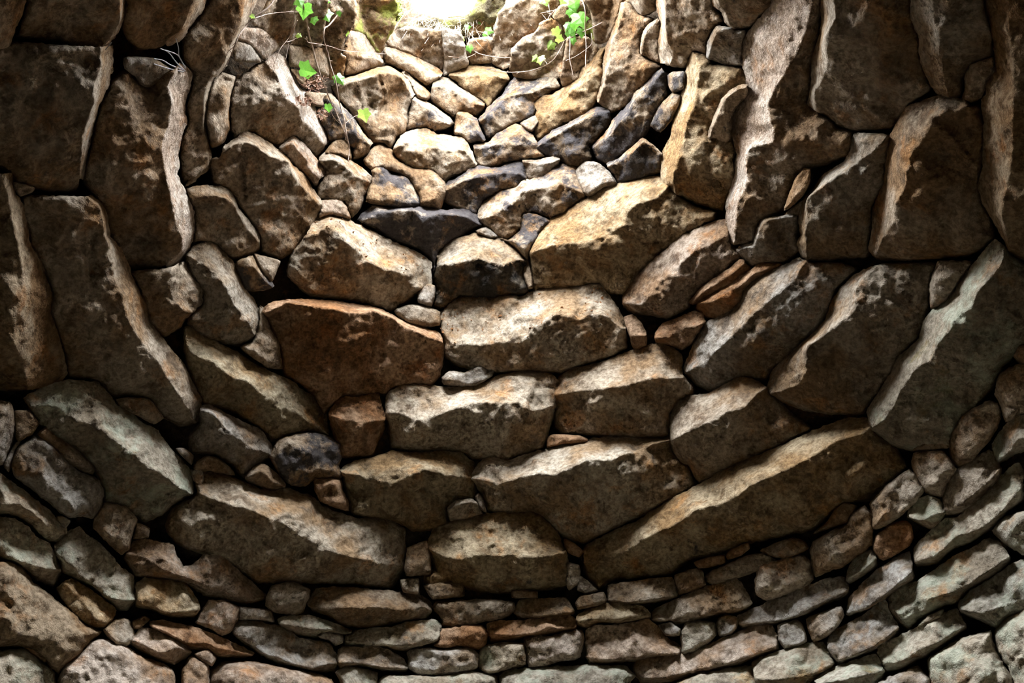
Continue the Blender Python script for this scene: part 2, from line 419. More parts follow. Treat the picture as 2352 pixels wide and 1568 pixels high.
STONES = """
A: -60,-40 250,-10 160,70 105,190 60,330 -60,460
A: 865,-20 850,120 810,230 745,300 690,355 | 845,-20 825,120 790,220 720,300 670,345 | 260,-20 165,80 110,255 395,280 480,335 600,335
A: 1500,-20 1395,75 1330,150 1255,265 1160,315 | 1480,-10 1290,115 1245,210 1140,275 1140,300 | 880,-20 845,190 890,290 950,340 1080,330
A: 775,310 775,460 740,600 680,720 640,870 600,1060 570,1240 | 690,330 685,470 640,620 650,700 600,800 565,950 545,1220 | 90,290 -40,420 -40,1000 60,1180 110,1260 300,1310 525,1320
A: 90,1255 240,1295 220,1320 140,1350 110,1310
A c: 1240,430 1325,510 1310,600 1270,700 1270,780 1290,830 1250,930 1220,1060 1235,1150 1215,1200 1250,1270 1300,1380 1335,1470 1335,1600 1300,1720 1240,1800 1150,1860 | 1230,450 1150,600 1185,700 1155,880 1110,1000 1130,1170 1160,1290 1200,1500 1225,1580 1260,1650 1240,1740 1150,1820 | 1010,600 860,480 760,560 690,720 640,900 600,1100 570,1250 700,1420 740,1600 870,1840 1000,1860
A g: 850,400 930,395 1060,405 1180,480 1150,560 1010,600 960,570 930,520 860,470
A: 1780,-20 1700,150 1620,310 1560,450 1450,560 1420,700 1410,850 1440,980 1450,1150 1340,1240 1270,1290 | 1740,-10 1660,150 1590,310 1530,450 1430,560 1400,700 1395,850 1420,980 1435,1130 1330,1220 | 1510,-20 1410,70 1320,180 1260,260 1260,400 1330,500 1315,620 1275,750 1300,830 1245,950 1240,1150 1255,1260
A: 1530,500 1620,530 1585,640 1570,740 1580,880 1545,980 1460,1020 1445,950 1420,830 1440,650 1470,560
Q u: 460,-20 700,-20 690,250 640,380 560,420 400,260 300,210 350,180 430,60
Q ug: 700,-20 1000,-20 960,240 940,380 850,420 640,400 680,280
Q uw: 1010,-20 1240,-20 1245,150 1200,260 1140,330 1125,450 1090,480 1150,520 1125,690 1010,715 960,560 945,400 965,250
Q: 640,410 850,430 940,420 1000,560 1000,700 940,680 800,610 650,600
Q um: 1250,-20 1600,-20 1640,100 1590,150 1600,230 1550,310 1500,390 1470,480 1430,470 1400,400 1330,310 1210,270 1230,180
Q: 1200,280 1290,280 1395,370 1430,470 1485,545 | 1130,480 1200,490 1300,520 1430,520 1480,570 | 1150,560 1140,680 1260,650 1400,620 1470,590
Q u: 1500,350 1570,290 1700,240 1850,260 2010,270 2040,420 2055,560 2030,640 1900,560 1790,510 1690,460 1540,410
Q: 1500,415 1580,420 1800,530 1950,600 2030,655 | 1495,470 1620,500 1780,600 1900,680 2000,690 | 1495,560 1600,590 1700,650 1890,785
Q: 1655,660 1690,630 1780,735 1870,800 1920,865 1880,910 1790,870 1740,740
Q: 1110,720 1300,670 1450,610 1520,595 1620,640 1710,720 1750,800 1775,850 | 1120,760 1420,690 1440,650 1600,670 1690,740 1720,830 1740,880 | 1010,770 1090,900 1190,1010 1300,1150 1390,1290 1470,1285 1560,1330 1600,1250 1690,1180 1705,1100 1715,1000
Q s: 1780,870 1850,900 1990,990 2080,1060 2130,1110 | 1760,900 1850,950 1980,1060 2000,1100 2090,1125 | 1720,1000 1700,1180 1880,1140 1950,1185 2110,1135
Q c: 240,250 420,265 520,370 555,415 470,490 430,560 360,470 290,400 130,330 170,290
Q g: 170,370 290,400 350,480 400,560 160,550 130,450
Q c: 520,470 600,520 640,600 700,750 780,830 870,970 960,1130 1005,1240 1000,1290 | 430,560 520,660 560,740 620,880 720,960 760,1080 870,1180 950,1300 | 340,590 160,730 100,900 110,1150 150,1250 300,1185 560,1330 690,1235 780,1330 890,1420 950,1370
E: 60,100 190,10 260,30 430,140 490,200 520,250 600,310 640,390 720,490 | 10,190 100,100 180,80 270,110 360,180 490,215 510,290 580,390 705,510 | -60,200 -30,360 70,400 150,520 230,640 290,740 300,830 430,880 500,850 630,690 700,590
B: 1290,100 1400,80 1550,90 1600,140 1640,240 1720,330 1790,440 | 1310,190 1420,150 1500,150 1600,190 1630,250 1670,330 1780,470 | 1330,240 1340,440 1330,480 1400,460 1500,480 1560,560 1620,580 1740,550 1785,520
E p: 430,110 520,40 600,100 670,190 740,270 730,310 | 420,130 510,80 560,150 620,210 640,270 690,330 | 430,140 530,240 640,340 680,400
E: 700,180 770,140 860,180 950,230 1020,280 1070,320 | 700,210 800,200 870,250 960,320 1050,360 | 740,270 720,330 680,390 690,470 800,480 870,490 920,600 980,540 1010,450 1045,390
E p: 710,485 800,475 850,480 890,530 915,605 770,570 690,605 715,540
E: 1000,210 1110,85 1200,140 1220,200 1330,260 1480,280 1560,350 1590,430 1545,490 1540,540 1400,520 1390,450 1310,320 1170,260 1060,270
E s: 1060,270 1150,245 1200,310 1310,305 1350,380 1390,460 1395,520 1250,530 1130,510 1020,490 1050,380 1070,310
Q s: 1010,840 1100,940 1210,1050 1290,1180 1390,1290 | 980,860 1070,970 1170,1070 1250,1210 1370,1310 | 850,960 950,1150 1010,1280 1150,1250 1210,1350 1210,1440 1290,1410 1360,1370
Q: 1030,1290 1090,1250 1150,1255 1190,1350 1200,1440 1100,1380 960,1390
Q: 650,620 780,640 800,800 720,720
Q: 800,830 1010,850 1020,900 950,960 850,950 780,850
E w: 1220,110 1260,40 1330,0 1400,-10 1460,0 1510,30 1620,40 1700,60 1730,110 1760,190 1785,230 | 1215,130 1290,80 1360,90 1390,150 1470,110 1620,150 1680,130 1720,150 1775,245 | 1210,170 1280,230 1340,260 1420,270 1500,290 1560,360 1620,310 1700,290 1770,265
R s: 730,1310 870,1290 950,1210 1110,1115 1170,1130 1230,1190 1290,1260 | 740,1330 880,1330 1000,1290 1150,1180 1190,1230 1320,1320 | 760,1420 770,1500 900,1510 1060,1450 1200,1440 1400,1410 1350,1350
R m: 530,650 600,580 700,590 800,600 900,610 1020,650 1060,700 | 520,680 640,690 800,680 950,690 1050,725 | 560,730 640,800 740,870 830,930 870,980 950,850 1045,745
R: 390,720 450,695 510,710 600,790 720,860 830,935 | 370,790 480,780 620,860 720,920 820,955 | 340,900 470,1000 560,1060 620,1005 760,1050 810,985
R s: 600,1010 680,1020 760,1070 780,1140 840,1260 | 590,1030 690,1060 740,1100 760,1160 820,1270 | 570,1090 560,1210 640,1230 690,1290 800,1280
R s: 780,1080 880,960 1000,850 1060,760 1100,695 1250,720 1400,700 1480,715 1510,770 | 800,1095 920,990 1040,870 1150,850 1260,840 1380,790 1505,785 | 800,1130 870,1250 940,1210 1100,1110 1160,1100 1290,1040 1300,980 1290,920 1400,860 1500,805
R g: 1160,1110 1300,1040 1335,1080 1260,1180 1220,1165 1180,1140
R y: 1290,930 1330,880 1440,860 1560,790 1680,700 1700,600 1800,540 1850,440 1910,415 | 1310,1000 1450,1070 1480,1010 1580,900 1600,830 1720,770 1790,650 1850,560 1915,440 | 1260,1180 1310,1270 1450,1180 1550,1110 1700,1060 1830,950 1900,780 1910,600 1920,480
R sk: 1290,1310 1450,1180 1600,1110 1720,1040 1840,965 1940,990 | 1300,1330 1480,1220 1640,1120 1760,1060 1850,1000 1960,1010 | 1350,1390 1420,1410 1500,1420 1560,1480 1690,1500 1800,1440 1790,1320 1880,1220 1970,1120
H g: 300,205 400,210 510,180 555,190 | 310,215 400,235 500,225 555,200 | 320,260 335,340 430,330 480,290 540,240
E s: 1570,370 1700,300 1760,250 1830,245 1900,270 2000,230 2110,215 2125,330 | 1565,420 1690,350 1760,330 1900,300 2000,290 2100,300 2130,340 | 1560,490 1640,530 1780,580 1830,480 1950,410 2060,400 2110,350
H s: 0,580 30,480 150,410 260,400 290,350 450,320 500,260 580,230 670,250 700,330 740,440 | 10,610 100,590 250,490 300,420 430,400 560,370 640,390 735,445 | 20,650 140,740 200,760 290,680 310,570 400,570 500,610 580,570 660,510 740,460
H g: 672,275 730,212 815,222 860,255 905,300 950,360 900,380 850,390 800,430 750,450 715,420 690,360
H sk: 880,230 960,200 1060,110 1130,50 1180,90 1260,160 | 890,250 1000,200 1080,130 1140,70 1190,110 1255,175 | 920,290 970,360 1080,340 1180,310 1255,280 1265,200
S s: 230,1310 350,1220 430,1080 560,950 620,850 770,700 860,610 | 250,1330 390,1230 480,1110 560,1030 620,900 720,790 800,720 880,650 | 270,1430 360,1480 430,1460 500,1400 690,1240 770,1130 850,950 920,830 920,660
S s: 920,680 960,650 1070,650 1060,800 960,830 930,780
S s: 960,840 1040,850 1010,960 950,1080 850,1190 760,1130 840,960
S y: 1120,490 1090,600 1070,740 1040,900 1000,1000 970,1090 940,1250 880,1360 865,1470 860,1600 900,1680 960,1715 | 1150,475 1210,600 1190,720 1170,860 1160,980 1090,1090 1070,1250 1040,1400 980,1520 970,1640 1000,1740 | 1180,465 1260,500 1330,580 1590,610 1640,760 1560,860 1490,1080 1520,1330 1520,1640 1440,1800 1410,1890 1200,1840 1045,1764
S f: 1640,760 1560,770 1480,820 1400,900 1360,1000 1300,1150 1280,1240 | 1620,790 1560,800 1490,850 1420,900 1380,1010 1320,1150 1300,1250 | 1640,850 1560,930 1500,1010 1480,1120 1490,1250 1440,1290 1330,1250
K c: 640,-10 604,46 543,115 451,222 413,291 405,429 436,536 451,612 413,689 336,788 329,857 352,972 378,1050 365,1100 370,1200 330,1310 300,1400 300,1500 310,1610 345,1675 | 945,-10 870,170 790,370 700,510 620,640 590,750 610,830 637,920 620,985 480,1010 447,1040 440,1160 455,1215 440,1290 400,1350 375,1430 372,1600 352,1685 | 955,60 945,240 890,420 870,690 900,750 1010,820 1060,880 1180,915 1150,1070 1000,1130 880,1160 800,1200 720,1380 690,1450 545,1510 520,1570 490,1680 380,1690
K: 180,-20 210,40 280,80 285,140 330,190 345,200 | 220,-10 250,30 300,90 310,140 350,195 | 640,-20 610,40 540,100 470,180 400,210
K g: 225,183 195,250 170,320 165,395 | 345,195 225,215 205,300 180,400 | 360,205 440,205 410,300 405,400 415,455 300,445 215,420
S: 830,-20 820,60 850,180 840,330 840,480 855,560 | 890,-20 900,100 900,250 920,380 970,500 940,580 | 1250,-20 1330,60 1420,190 1330,240 1270,350 1270,500 1180,460 1110,510 1080,600 1000,600
S: 830,165 740,230 700,280 680,400 670,480 | 835,200 760,240 720,290 695,400 690,490 | 845,300 840,480 860,560 760,540 710,510
S: 570,-20 610,50 650,110 690,135 | 650,-20 650,60 700,130 | 830,-20 810,100 720,135
S: 500,20 480,110 430,270 370,400 350,500 340,650 320,770 275,920 | 520,30 510,140 460,290 400,390 400,540 370,640 360,720 300,920 | 570,20 650,130 720,150 790,170 690,280 670,480 720,530 870,590 770,690 620,850 540,950 410,1010 330,960
S u: 150,-20 560,-20 490,30 470,130 420,280 360,380 280,400 250,300 230,100
R u: 960,130 1010,70 1050,-20 1520,-20 1500,60 1480,110 1400,180 1330,260 1290,290 1190,340 1080,430 1070,600 1000,620 900,560 920,330 940,200
R u: 1080,440 1190,340 1300,290 1340,200 1440,170 1530,225 1570,330 1560,460 1540,600 1530,700 1400,700 1250,710 1100,680 1065,620
R u: 1580,340 1750,330 1840,400 1850,430 1800,540 1700,600 1680,700 1540,780 1520,700 1545,600 1565,440
R u: 700,360 880,330 920,350 900,560 690,580 660,460
R ug: 450,250 620,290 660,470 690,590 560,640 470,680 480,540
R um: 1500,60 1800,-20 1850,300 1840,400 1750,320 1580,330 1540,220 1450,150
K: 950,-20 960,120 950,240 890,400 890,560 875,640 865,730 | 1010,-20 1060,130 1010,200 980,260 1000,420 970,530 900,650 930,760 | 1560,-20 1590,150 1640,260 1630,370 1690,540 1720,600 1540,740 1470,850 1430,890 1330,890 1180,910 1060,870 1010,820
K: 1560,-20 1580,150 1640,270 1630,360 1670,500 1710,590 1760,640 1820,665 | 1700,-20 1730,130 1770,320 1790,450 1810,560 1840,665 | 2010,-20 2100,100 2140,250 2150,390 1980,460 1940,530 1930,640 1920,665
K: 2140,390 1975,455 1940,540 1955,600 1925,690 1990,710 2060,670 2090,560 2150,490
K b: 2020,-20 2100,100 2140,250 2160,420 2150,490 2090,560 2095,650 2060,690 2080,850 2070,1000 2070,1150 2035,1270 2060,1380 2130,1500 2200,1620 2240,1700 | 2230,-20 2250,200 2280,330 2280,540 2280,700 2280,900 2270,1060 2250,1240 2220,1340 2195,1480 2235,1600 2250,1720 | 2460,-20 2460,500 2460,1200 2460,1800 2351,1800 2260,1740
K: 1920,680 1760,660 1540,740 1470,860 1420,960 1410,1100 1390,1250 1310,1440 1310,1560 1280,1730 | 1990,730 1730,800 1680,930 1580,1060 1560,1150 1540,1290 1460,1420 1455,1520 1430,1570 1380,1640 1330,1770 | 2060,720 2080,850 2070,1100 2040,1240 2060,1390 2130,1500 2150,1640 2050,1730 1950,1760 1750,1780 1560,1790 1340,1785
K: 1180,920 1160,1040 1110,1120 980,1200 920,1280 845,1360 830,1400 800,1450 805,1540 820,1620 790,1670 820,1770 | 1420,930 1340,1020 1180,1140 1000,1260 855,1365 850,1420 865,1480 850,1560 850,1650 865,1785 | 1430,930 1410,1100 1390,1250 1310,1430 1300,1560 1280,1730 1290,1770 1080,1780 1000,1800 890,1800
K f: 840,1160 880,1165 870,1270 830,1340 770,1400 700,1450 720,1390 780,1230
L g: 370,670 400,640 490,630 520,520 550,460 680,440 740,428 | 375,685 420,660 490,650 530,530 560,475 690,450 780,440 | 380,700 470,790 560,760 700,760 800,690 790,600 800,480
L: 700,430 740,400 830,330 800,420 780,440
H p: 1000,1130 1080,1010 1150,940 1280,830 1400,730 1500,680 1620,630 1700,610 | 990,1190 1130,1200 1250,1040 1370,940 1480,840 1600,780 1730,720 | 1000,1215 1080,1260 1200,1270 1310,1300 1450,1220 1460,1170 1540,1080 1650,1000 1790,890 1830,860 1760,790 1740,750
H o: 1450,1180 1530,1090 1650,1000 1730,950 1800,890 1820,890 | 1465,1195 1545,1110 1660,1040 1740,990 1830,915 | 1470,1200 1530,1180 1620,1120 1700,1100 1790,1020 1880,950
H o: 1525,1160 1590,1130 1700,1080 1780,1020 1880,960 1950,900 2060,900 | 1515,1190 1620,1180 1720,1110 1830,1050 1890,990 2080,920 | 1480,1215 1560,1290 1640,1310 1720,1260 1820,1170 1820,1110 1900,1040 2000,980 2100,930
H o: 1000,1285 1060,1270 1120,1330 1145,1390 | 1045,1420 1090,1410 1150,1415 | 1070,1510 1155,1480
H o: 1215,1390 1270,1330 1360,1300 1480,1245 1540,1255 1558,1310 | 1215,1430 1310,1430 1400,1360 1500,1350 1555,1325 | 1215,1460 1300,1470 1400,1510 1470,1460 1550,1340
H w: -265,1260 -200,1200 -130,1145 0,1150 120,1150 200,1130 290,1150 400,1100 550,1085 620,1080 700,1060 830,1050 870,1110 930,1190 980,1260 1000,1350 | -260,1370 -190,1470 -100,1480 60,1470 170,1460 300,1460 400,1340 530,1270 700,1310 760,1260 860,1270 1005,1370 | -250,1450 -230,1560 -170,1610 -60,1640 100,1670 300,1660 560,1670 700,1620 910,1560 1020,1500 1020,1420
E w: 670,620 770,570 880,590 940,640 1050,690 1150,740 1230,780 1330,820 1430,870 1470,910 1470,1060 | 600,740 700,700 770,650 880,760 960,830 1000,900 1060,910 1130,960 1260,980 1310,1010 1330,1080 1420,1090 | 490,880 480,1000 550,1070 640,1140 800,1150 1000,1180 1130,1230 1190,1250 1280,1200 1380,1130
E g: 1390,1100 1440,1060 1495,1070 1490,1150 1470,1210 1380,1180
E d: 960,610 1080,505 1190,530 1300,530 1420,530 1560,550 1720,545 1790,590 1815,640 | 1000,625 1120,570 1250,550 1360,550 1430,600 1520,570 1700,590 1810,655 | 1040,660 1160,725 1240,770 1370,805 1430,850 1480,910 1475,1030 1500,950 1520,830 1580,780 1700,710 1800,670
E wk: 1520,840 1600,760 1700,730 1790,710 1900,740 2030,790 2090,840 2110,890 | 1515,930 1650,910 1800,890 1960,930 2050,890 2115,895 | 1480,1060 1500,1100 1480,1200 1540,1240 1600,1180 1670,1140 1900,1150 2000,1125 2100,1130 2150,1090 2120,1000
E g: 1780,690 1850,665 1930,730 1880,735 1790,705
H s: 130,730 200,760 290,690 310,570 400,580 490,620 440,660 410,720 350,830 340,900 290,850 240,790
H g: 310,880 350,900 370,1080 340,1090 310,1000
H y: 400,720 450,650 500,610 620,550 700,490 800,440 850,380 960,370 1040,350 1180,320 1250,315 1290,350 | 350,850 470,800 590,780 700,780 850,730 960,680 1010,640 1030,560 1100,500 1230,470 1310,380 | 345,900 370,1100 600,1085 830,1050 900,1120 1000,1130 1100,990 1280,820 1500,680 1620,610 1640,560 1500,530 1400,460 1330,400
B b: 80,0 100,130 150,200 190,370 200,480 280,600 330,760 370,850 340,960 400,1100 440,1270 460,1380 400,1450 280,1470 | 30,0 60,200 110,450 150,640 160,860 100,1000 90,1160 150,1300 190,1480 | -60,0 -60,700 -60,1480 100,1490
B: 620,140 700,190 740,300 750,430 830,510 870,600 920,740 1000,880 1030,1030 1090,1100 1190,1220 1270,1320 1330,1450 1390,1560 1385,1620 1360,1705 | 600,160 690,230 720,420 760,520 780,700 830,830 880,1000 970,1150 1080,1280 1170,1430 1240,1540 1270,1580 1345,1710 | 150,150 150,260 200,400 200,490 300,640 370,830 340,950 400,1090 450,1250 470,1390 680,1420 780,1540 880,1530 1030,1550 1080,1640 1240,1745 1330,1715
B: 1270,600 1310,690 1400,790 1385,900 1340,930 | 1180,650 1150,760 1200,880 1260,940 1320,955 | 890,670 930,760 990,880 1030,1020 1130,1120 1240,1060 1280,990
B: 1330,500 1420,470 1500,490 1560,560 1620,620 1640,690 1690,790 1770,900 1790,1000 1760,1090 | 1290,560 1480,680 1550,770 1600,880 1650,950 1700,1000 1750,1115 | 1270,620 1330,720 1400,800 1390,900 1310,960 1290,1030 1400,1120 1540,1165 1650,1185 1720,1150
B s: 1740,560 1780,640 1850,720 1890,770 | 1700,580 1760,650 1830,740 1870,778 | 1620,590 1640,690 1690,800 1800,800
B: 1750,550 1930,600 1870,740 1820,690 1780,620
B y: 1270,1050 1340,1060 1420,1130 1540,1180 1640,1230 1750,1310 1880,1370 2000,1420 2100,1500 2180,1550 2230,1610 2265,1780 | 1270,1160 1330,1250 1470,1300 1560,1380 1700,1430 1800,1510 1900,1560 2000,1620 2120,1700 2255,1788 | 1270,1200 1280,1330 1330,1440 1390,1560 1400,1590 1500,1600 1600,1630 1800,1750 1870,1840 2000,1800 2150,1775 2240,1795
E o: 310,1240 350,1190 480,1165 640,1165 800,1175 960,1200 1080,1220 1160,1250 1230,1290 1330,1330 1430,1360 1520,1390 1540,1420 | 325,1260 480,1190 600,1205 780,1230 880,1250 960,1260 1070,1240 1200,1290 1280,1350 1400,1400 1545,1460 | 330,1300 390,1420 430,1530 450,1680 570,1740 680,1840 730,1950 770,1910 860,1830 990,1830 1110,1810 1160,1830 1200,1770 1350,1750 1480,1750 1530,1680 1555,1550
B: 1790,900 1830,940 1850,1060 1920,1160 1945,1340 1850,1330 1700,1230 1650,1190 1740,1160 1780,1080
E: 1210,1240 1320,1200 1430,1210 1530,1250 1530,1340 1430,1350 1300,1320
F g: 1245,350 1300,310 1400,320 1500,275 1610,280 1590,340 1480,400 1380,405 1260,400
F o: 470,590 530,510 580,478 680,490 740,460 812,460 825,540 855,620 | 470,610 560,640 690,668 795,645 852,640 | 480,680 500,770 530,900 640,900 780,880 800,800 840,720
F w: 860,510 880,450 960,410 1070,398 1180,410 1300,420 1430,410 1560,380 1640,330 1750,310 1900,310 2000,330 2045,370 2030,440 | 862,600 950,590 1060,650 1180,630 1290,580 1460,530 1600,520 1780,530 1830,580 1950,570 2025,540 | 870,700 900,840 1000,860 1180,850 1390,860 1460,910 1600,910 1700,920 1820,880 1940,850 1980,720 2020,600
I w: 530,400 560,340 650,290 800,260 920,220 1050,170 1120,140 1180,125 1280,125 1360,160 1400,200 1395,330 | 522,470 640,450 830,430 960,420 1080,390 1200,360 1405,350 | 520,560 520,700 560,740 700,745 1000,760 1200,760 1320,750 1310,600 1380,510 1480,470 1490,430 1440,360
I o: 480,760 520,745 700,755 760,780 740,800 600,800 470,830
I: 1310,570 1350,510 1440,480 1580,465 1700,400 1780,350 1850,350 1960,400 | 1325,780 1380,755 1490,700 1640,640 1700,590 1830,560 1875,500 1980,420 | 1330,840 1390,930 1450,950 1510,1080 1620,1030 1760,960 2000,860 2200,760 2300,700 2150,600 2060,500 2000,450
I w: -45,1000 30,920 80,905 200,930 300,890 420,860 520,830 650,800 800,770 950,755 1200,770 1320,750 | -50,1045 50,1060 150,1085 300,1030 430,1015 540,1025 640,970 760,920 900,920 1000,880 1100,870 1200,810 1330,780 | 0,1120 30,1190 70,1270 200,1290 380,1280 460,1330 540,1420 620,1470 720,1500 800,1450 900,1400 1100,1310 1250,1230 1390,1160 1500,1090 1450,960 1390,900 1335,830
I y: 720,1520 900,1420 1100,1340 1210,1260 1330,1190 1500,1100 1620,1030 1770,950 2000,860 2180,780 2351,700 2450,660 2560,630 2670,630 | 715,1630 860,1590 1000,1560 1080,1500 1220,1420 1380,1350 1480,1270 1640,1220 1760,1190 1880,1090 2000,1040 2100,1000 2230,930 2350,870 2450,790 2630,740 2710,690 | 720,1680 770,1770 830,1815 890,1755 1050,1735 1330,1705 1400,1640 1500,1590 1640,1570 1860,1490 2104,1440 2304,1400 2404,1310 2524,1215 2684,1200 2804,1100 2950,970 2874,820 2740,720
L g: 10,1480 50,1380 120,1230 170,1165 230,1150 340,1080 410,1010 430,920 560,840 640,800 740,760 790,730 | 15,1520 150,1450 250,1350 400,1210 480,1120 590,1030 690,950 770,880 850,745 | 30,1530 100,1605 210,1650 330,1580 440,1545 560,1580 620,1500 750,1390 860,1280 930,1220 1000,1100 1050,960 1130,870 1220,800 1100,760 900,750
L: 580,1630 620,1500 700,1430 780,1350 900,1250 990,1150 1030,1020 1080,950 1180,850 1300,790 | 610,1660 780,1610 850,1540 860,1330 970,1270 1060,1180 1190,1095 1190,960 1240,870 1350,775 | 690,1720 830,1770 1000,1800 1250,1800 1340,1660 1450,1500 1480,1420 1640,1260 1700,1080 1710,900 1760,760 1600,750 1450,760
L l: 1270,1790 1340,1670 1440,1520 1480,1420 1640,1280 1650,1180 1710,1100 1800,1040 1900,900 1980,800 2060,700 2150,600 | 1300,1910 1400,1830 1460,1740 1500,1640 1600,1500 1720,1420 1760,1310 1840,1240 1870,1150 2000,1060 2030,960 2130,860 2210,760 2220,650 | 1320,1930 1450,2020 1570,2055 1850,2030 1850,1950 1930,1820 2050,1720 2150,1600 2200,1480 2300,1400 2420,1300 2420,800 2351,760 2260,700
L: 1760,750 2000,750 1900,900 1800,1030 1710,1080 1705,900
M: 2110,510 2170,530 2195,590 2170,690 2110,790 2030,870 1990,930 1900,970 1850,920 1840,800 1860,720 1930,620 2020,560
M: 2180,330 2290,265 2420,230 2420,560 2330,600 2230,660 2190,540 2150,460
M: 2300,130 2420,60 2420,240 2340,270 2280,200
M l: 2135,810 2220,680 2320,600 2430,520 | 2165,930 2260,860 2310,780 2430,680 | 2180,945 2300,870 2430,760
M: 1800,1110 1870,1000 1990,920 2110,850 2150,880 2180,960 | 1790,1260 1870,1260 2000,1160 2100,1080 2190,975 | 1820,1310 1910,1305 2050,1200 2190,1050 2200,990
M l: 1560,1260 1620,1190 1690,1165 1770,1190 1800,1250 | 1550,1310 1650,1340 1740,1290 1808,1280 | 1570,1320 1640,1360 1720,1400 1810,1310
M: 1590,870 1800,855 1850,940 1890,980 1820,1080 1790,1170 1680,1150 1620,1050 1580,960
M: 1580,850 1720,770 1840,760 1840,830 1700,845
M: 1560,980 1620,1040 1670,1120 1600,1210 1500,1300 1420,1360 1310,1400 1300,1250 1290,1220 1400,1100
N o: 1310,610 1330,560 1430,475 1540,450 1570,480 1590,570 1560,620 1440,700 1380,725 1330,690
N l: 1590,640 1650,580 1810,440 1900,430 2000,340 2120,230 2200,140 2310,50 2340,100 | 1605,740 1750,690 1880,560 2050,510 2180,410 2280,280 2345,220 | 1620,765 1760,745 1870,640 2000,600 2150,490 2260,380 2351,300
N l: 2130,520 2200,440 2300,400 2440,300 2440,700 2340,680 2240,620 2190,580
N l: 1420,930 1500,900 1620,870 1740,790 1860,700 2000,640 2110,570 2180,600 2240,680 | 1425,1060 1510,1100 1620,1010 1760,970 1870,940 1960,900 2080,810 2180,750 2250,700 | 1450,1110 1500,1170 1560,1205 1620,1140 1800,1040 1900,1010 1960,930 2060,880 2170,810 2260,730
N g: 1150,980 1200,930 1330,800 1450,720 1560,660 1575,720 | 1125,1090 1250,1070 1380,970 1450,920 1580,800 | 1150,1110 1280,1060 1410,980 1500,910 1600,860
N l: 1140,790 1180,720 1300,650 1325,690 | 1130,860 1200,820 1300,750 1330,710 | 1140,890 1240,830 1340,760
N g: 380,1110 500,1060 620,1000 760,940 900,890 1000,850 1130,840 1140,900 | 385,1160 540,1150 700,1140 830,1090 950,1020 1145,930 | 410,1195 640,1165 750,1130 860,1090 1000,1020 1150,960
N: 880,650 900,600 1000,540 1130,480 1160,410 1250,350 1305,400 1310,620 1200,690 1120,760 1000,800 920,840 890,770
N: 900,540 1000,460 1050,380 1120,330 1200,350 1130,460 1040,490
N: 520,760 640,735 720,700 840,690 885,740 900,860 840,910 680,970 580,1000 510,960 500,890
N: 530,660 640,610 760,570 830,590 870,640 800,680 700,710 640,700
N: 160,830 200,800 340,740 450,690 560,680 640,720 600,760 500,800 350,850 200,890 165,870
N o: 80,740 170,710 285,690 290,740 180,770 110,775
N o: 300,690 340,650 450,605 460,640 400,690 310,715
J: 1190,1080 1230,1050 1350,1000 1450,950 1560,910 1680,880 1760,850 1800,870 1870,1000 | 1190,1125 1280,1140 1380,1120 1450,1080 1520,1110 1640,1080 1780,1070 1880,1020 | 1210,1145 1380,1170 1500,1140 1640,1100 1800,1080 1880,1040
J: 1350,830 1500,780 1540,800 1560,890 1500,920 1380,960
J: 890,900 1000,880 1160,860 1330,840 1375,950 | 888,1000 1000,1015 1150,1005 1375,965 | 895,1020 1060,1030 1200,1015 1370,980
J: 700,970 860,945 880,1010 800,1040 680,1060 665,1020
J y: 670,1110 760,1060 880,1020 1020,1025 1140,1045 1175,1090 | 675,1140 800,1130 900,1140 1030,1110 1178,1102 | 690,1180 740,1190 820,1150 960,1160 1180,1120
J g: 1240,1170 1320,1150 1390,1200 1380,1240 1290,1240
J p: 740,1210 790,1170 900,1180 1050,1160 1170,1130 1240,1190 1280,1250 1390,1320 | 742,1390 830,1410 1000,1405 1200,1375 1392,1365 | 770,1440 900,1430 1050,1420 1210,1390 1390,1385
J l: 1395,1220 1430,1150 1500,1145 1625,1150 1635,1240 1580,1290 1480,1350 1400,1370
J g: 1645,1130 1700,1100 1780,1120 1775,1190 1740,1230 1660,1245 1635,1200
J p: 1055,1440 1150,1390 1300,1380 1420,1370 1560,1310 1700,1260 1840,1200 1900,1165 2020,1170 2045,1230 | 1080,1520 1250,1540 1400,1500 1560,1470 1750,1420 1900,1380 2060,1310 | 1120,1570 1300,1560 1450,1520 1600,1490 1800,1440 1930,1380 2070,1340
N g: 655,1170 790,1135 830,1180 855,1280 800,1310 700,1330 665,1270
N g: 850,1130 920,1100 1090,1040 1110,1100 1060,1190 990,1250 900,1285 870,1200
N g: 1010,1230 1100,1180 1240,1110 1390,980 1430,1100 1480,1170 | 1000,1330 1060,1420 1200,1370 1300,1330 1400,1260 1485,1190 | 1070,1445 1200,1390 1320,1340 1400,1290 1490,1220
N l: 480,1430 550,1390 700,1340 900,1290 970,1290 1000,1340 | 500,1540 620,1550 800,1530 920,1500 1050,1430 | 520,1600 900,1550 1060,1450
N l: 1340,1330 1450,1270 1590,1200 1750,1110 1890,1060 1940,1160 | 1375,1440 1500,1420 1620,1340 1760,1290 1880,1210 1950,1175 | 1400,1500 1500,1480 1700,1370 1850,1280 1960,1200
N l: 1620,1180 1700,1100 1800,1060 1780,1110 1720,1140
N l: 1900,1020 1980,940 2080,880 2200,800 2300,730 2420,700 | 1905,1060 2050,1090 2150,1060 2300,1000 2420,920 | 1920,1090 2060,1140 2160,1190 2230,1120 2420,1000
N l: 910,1540 1000,1480 1150,1430 1330,1370 1370,1450 | 930,1575 1150,1540 1390,1480 | 960,1640 1200,1600 1395,1510
N l: 1690,1410 1790,1340 1920,1260 2120,1215 2150,1330 2200,1430 2280,1560 2300,1650 1750,1650 1700,1500
N l: 2150,1210 2230,1130 2351,1050 2440,1000 2440,1650 2350,1600 2250,1460 2160,1330
N g: 1300,1570 1400,1540 1620,1450 1700,1540 1720,1650 1250,1650
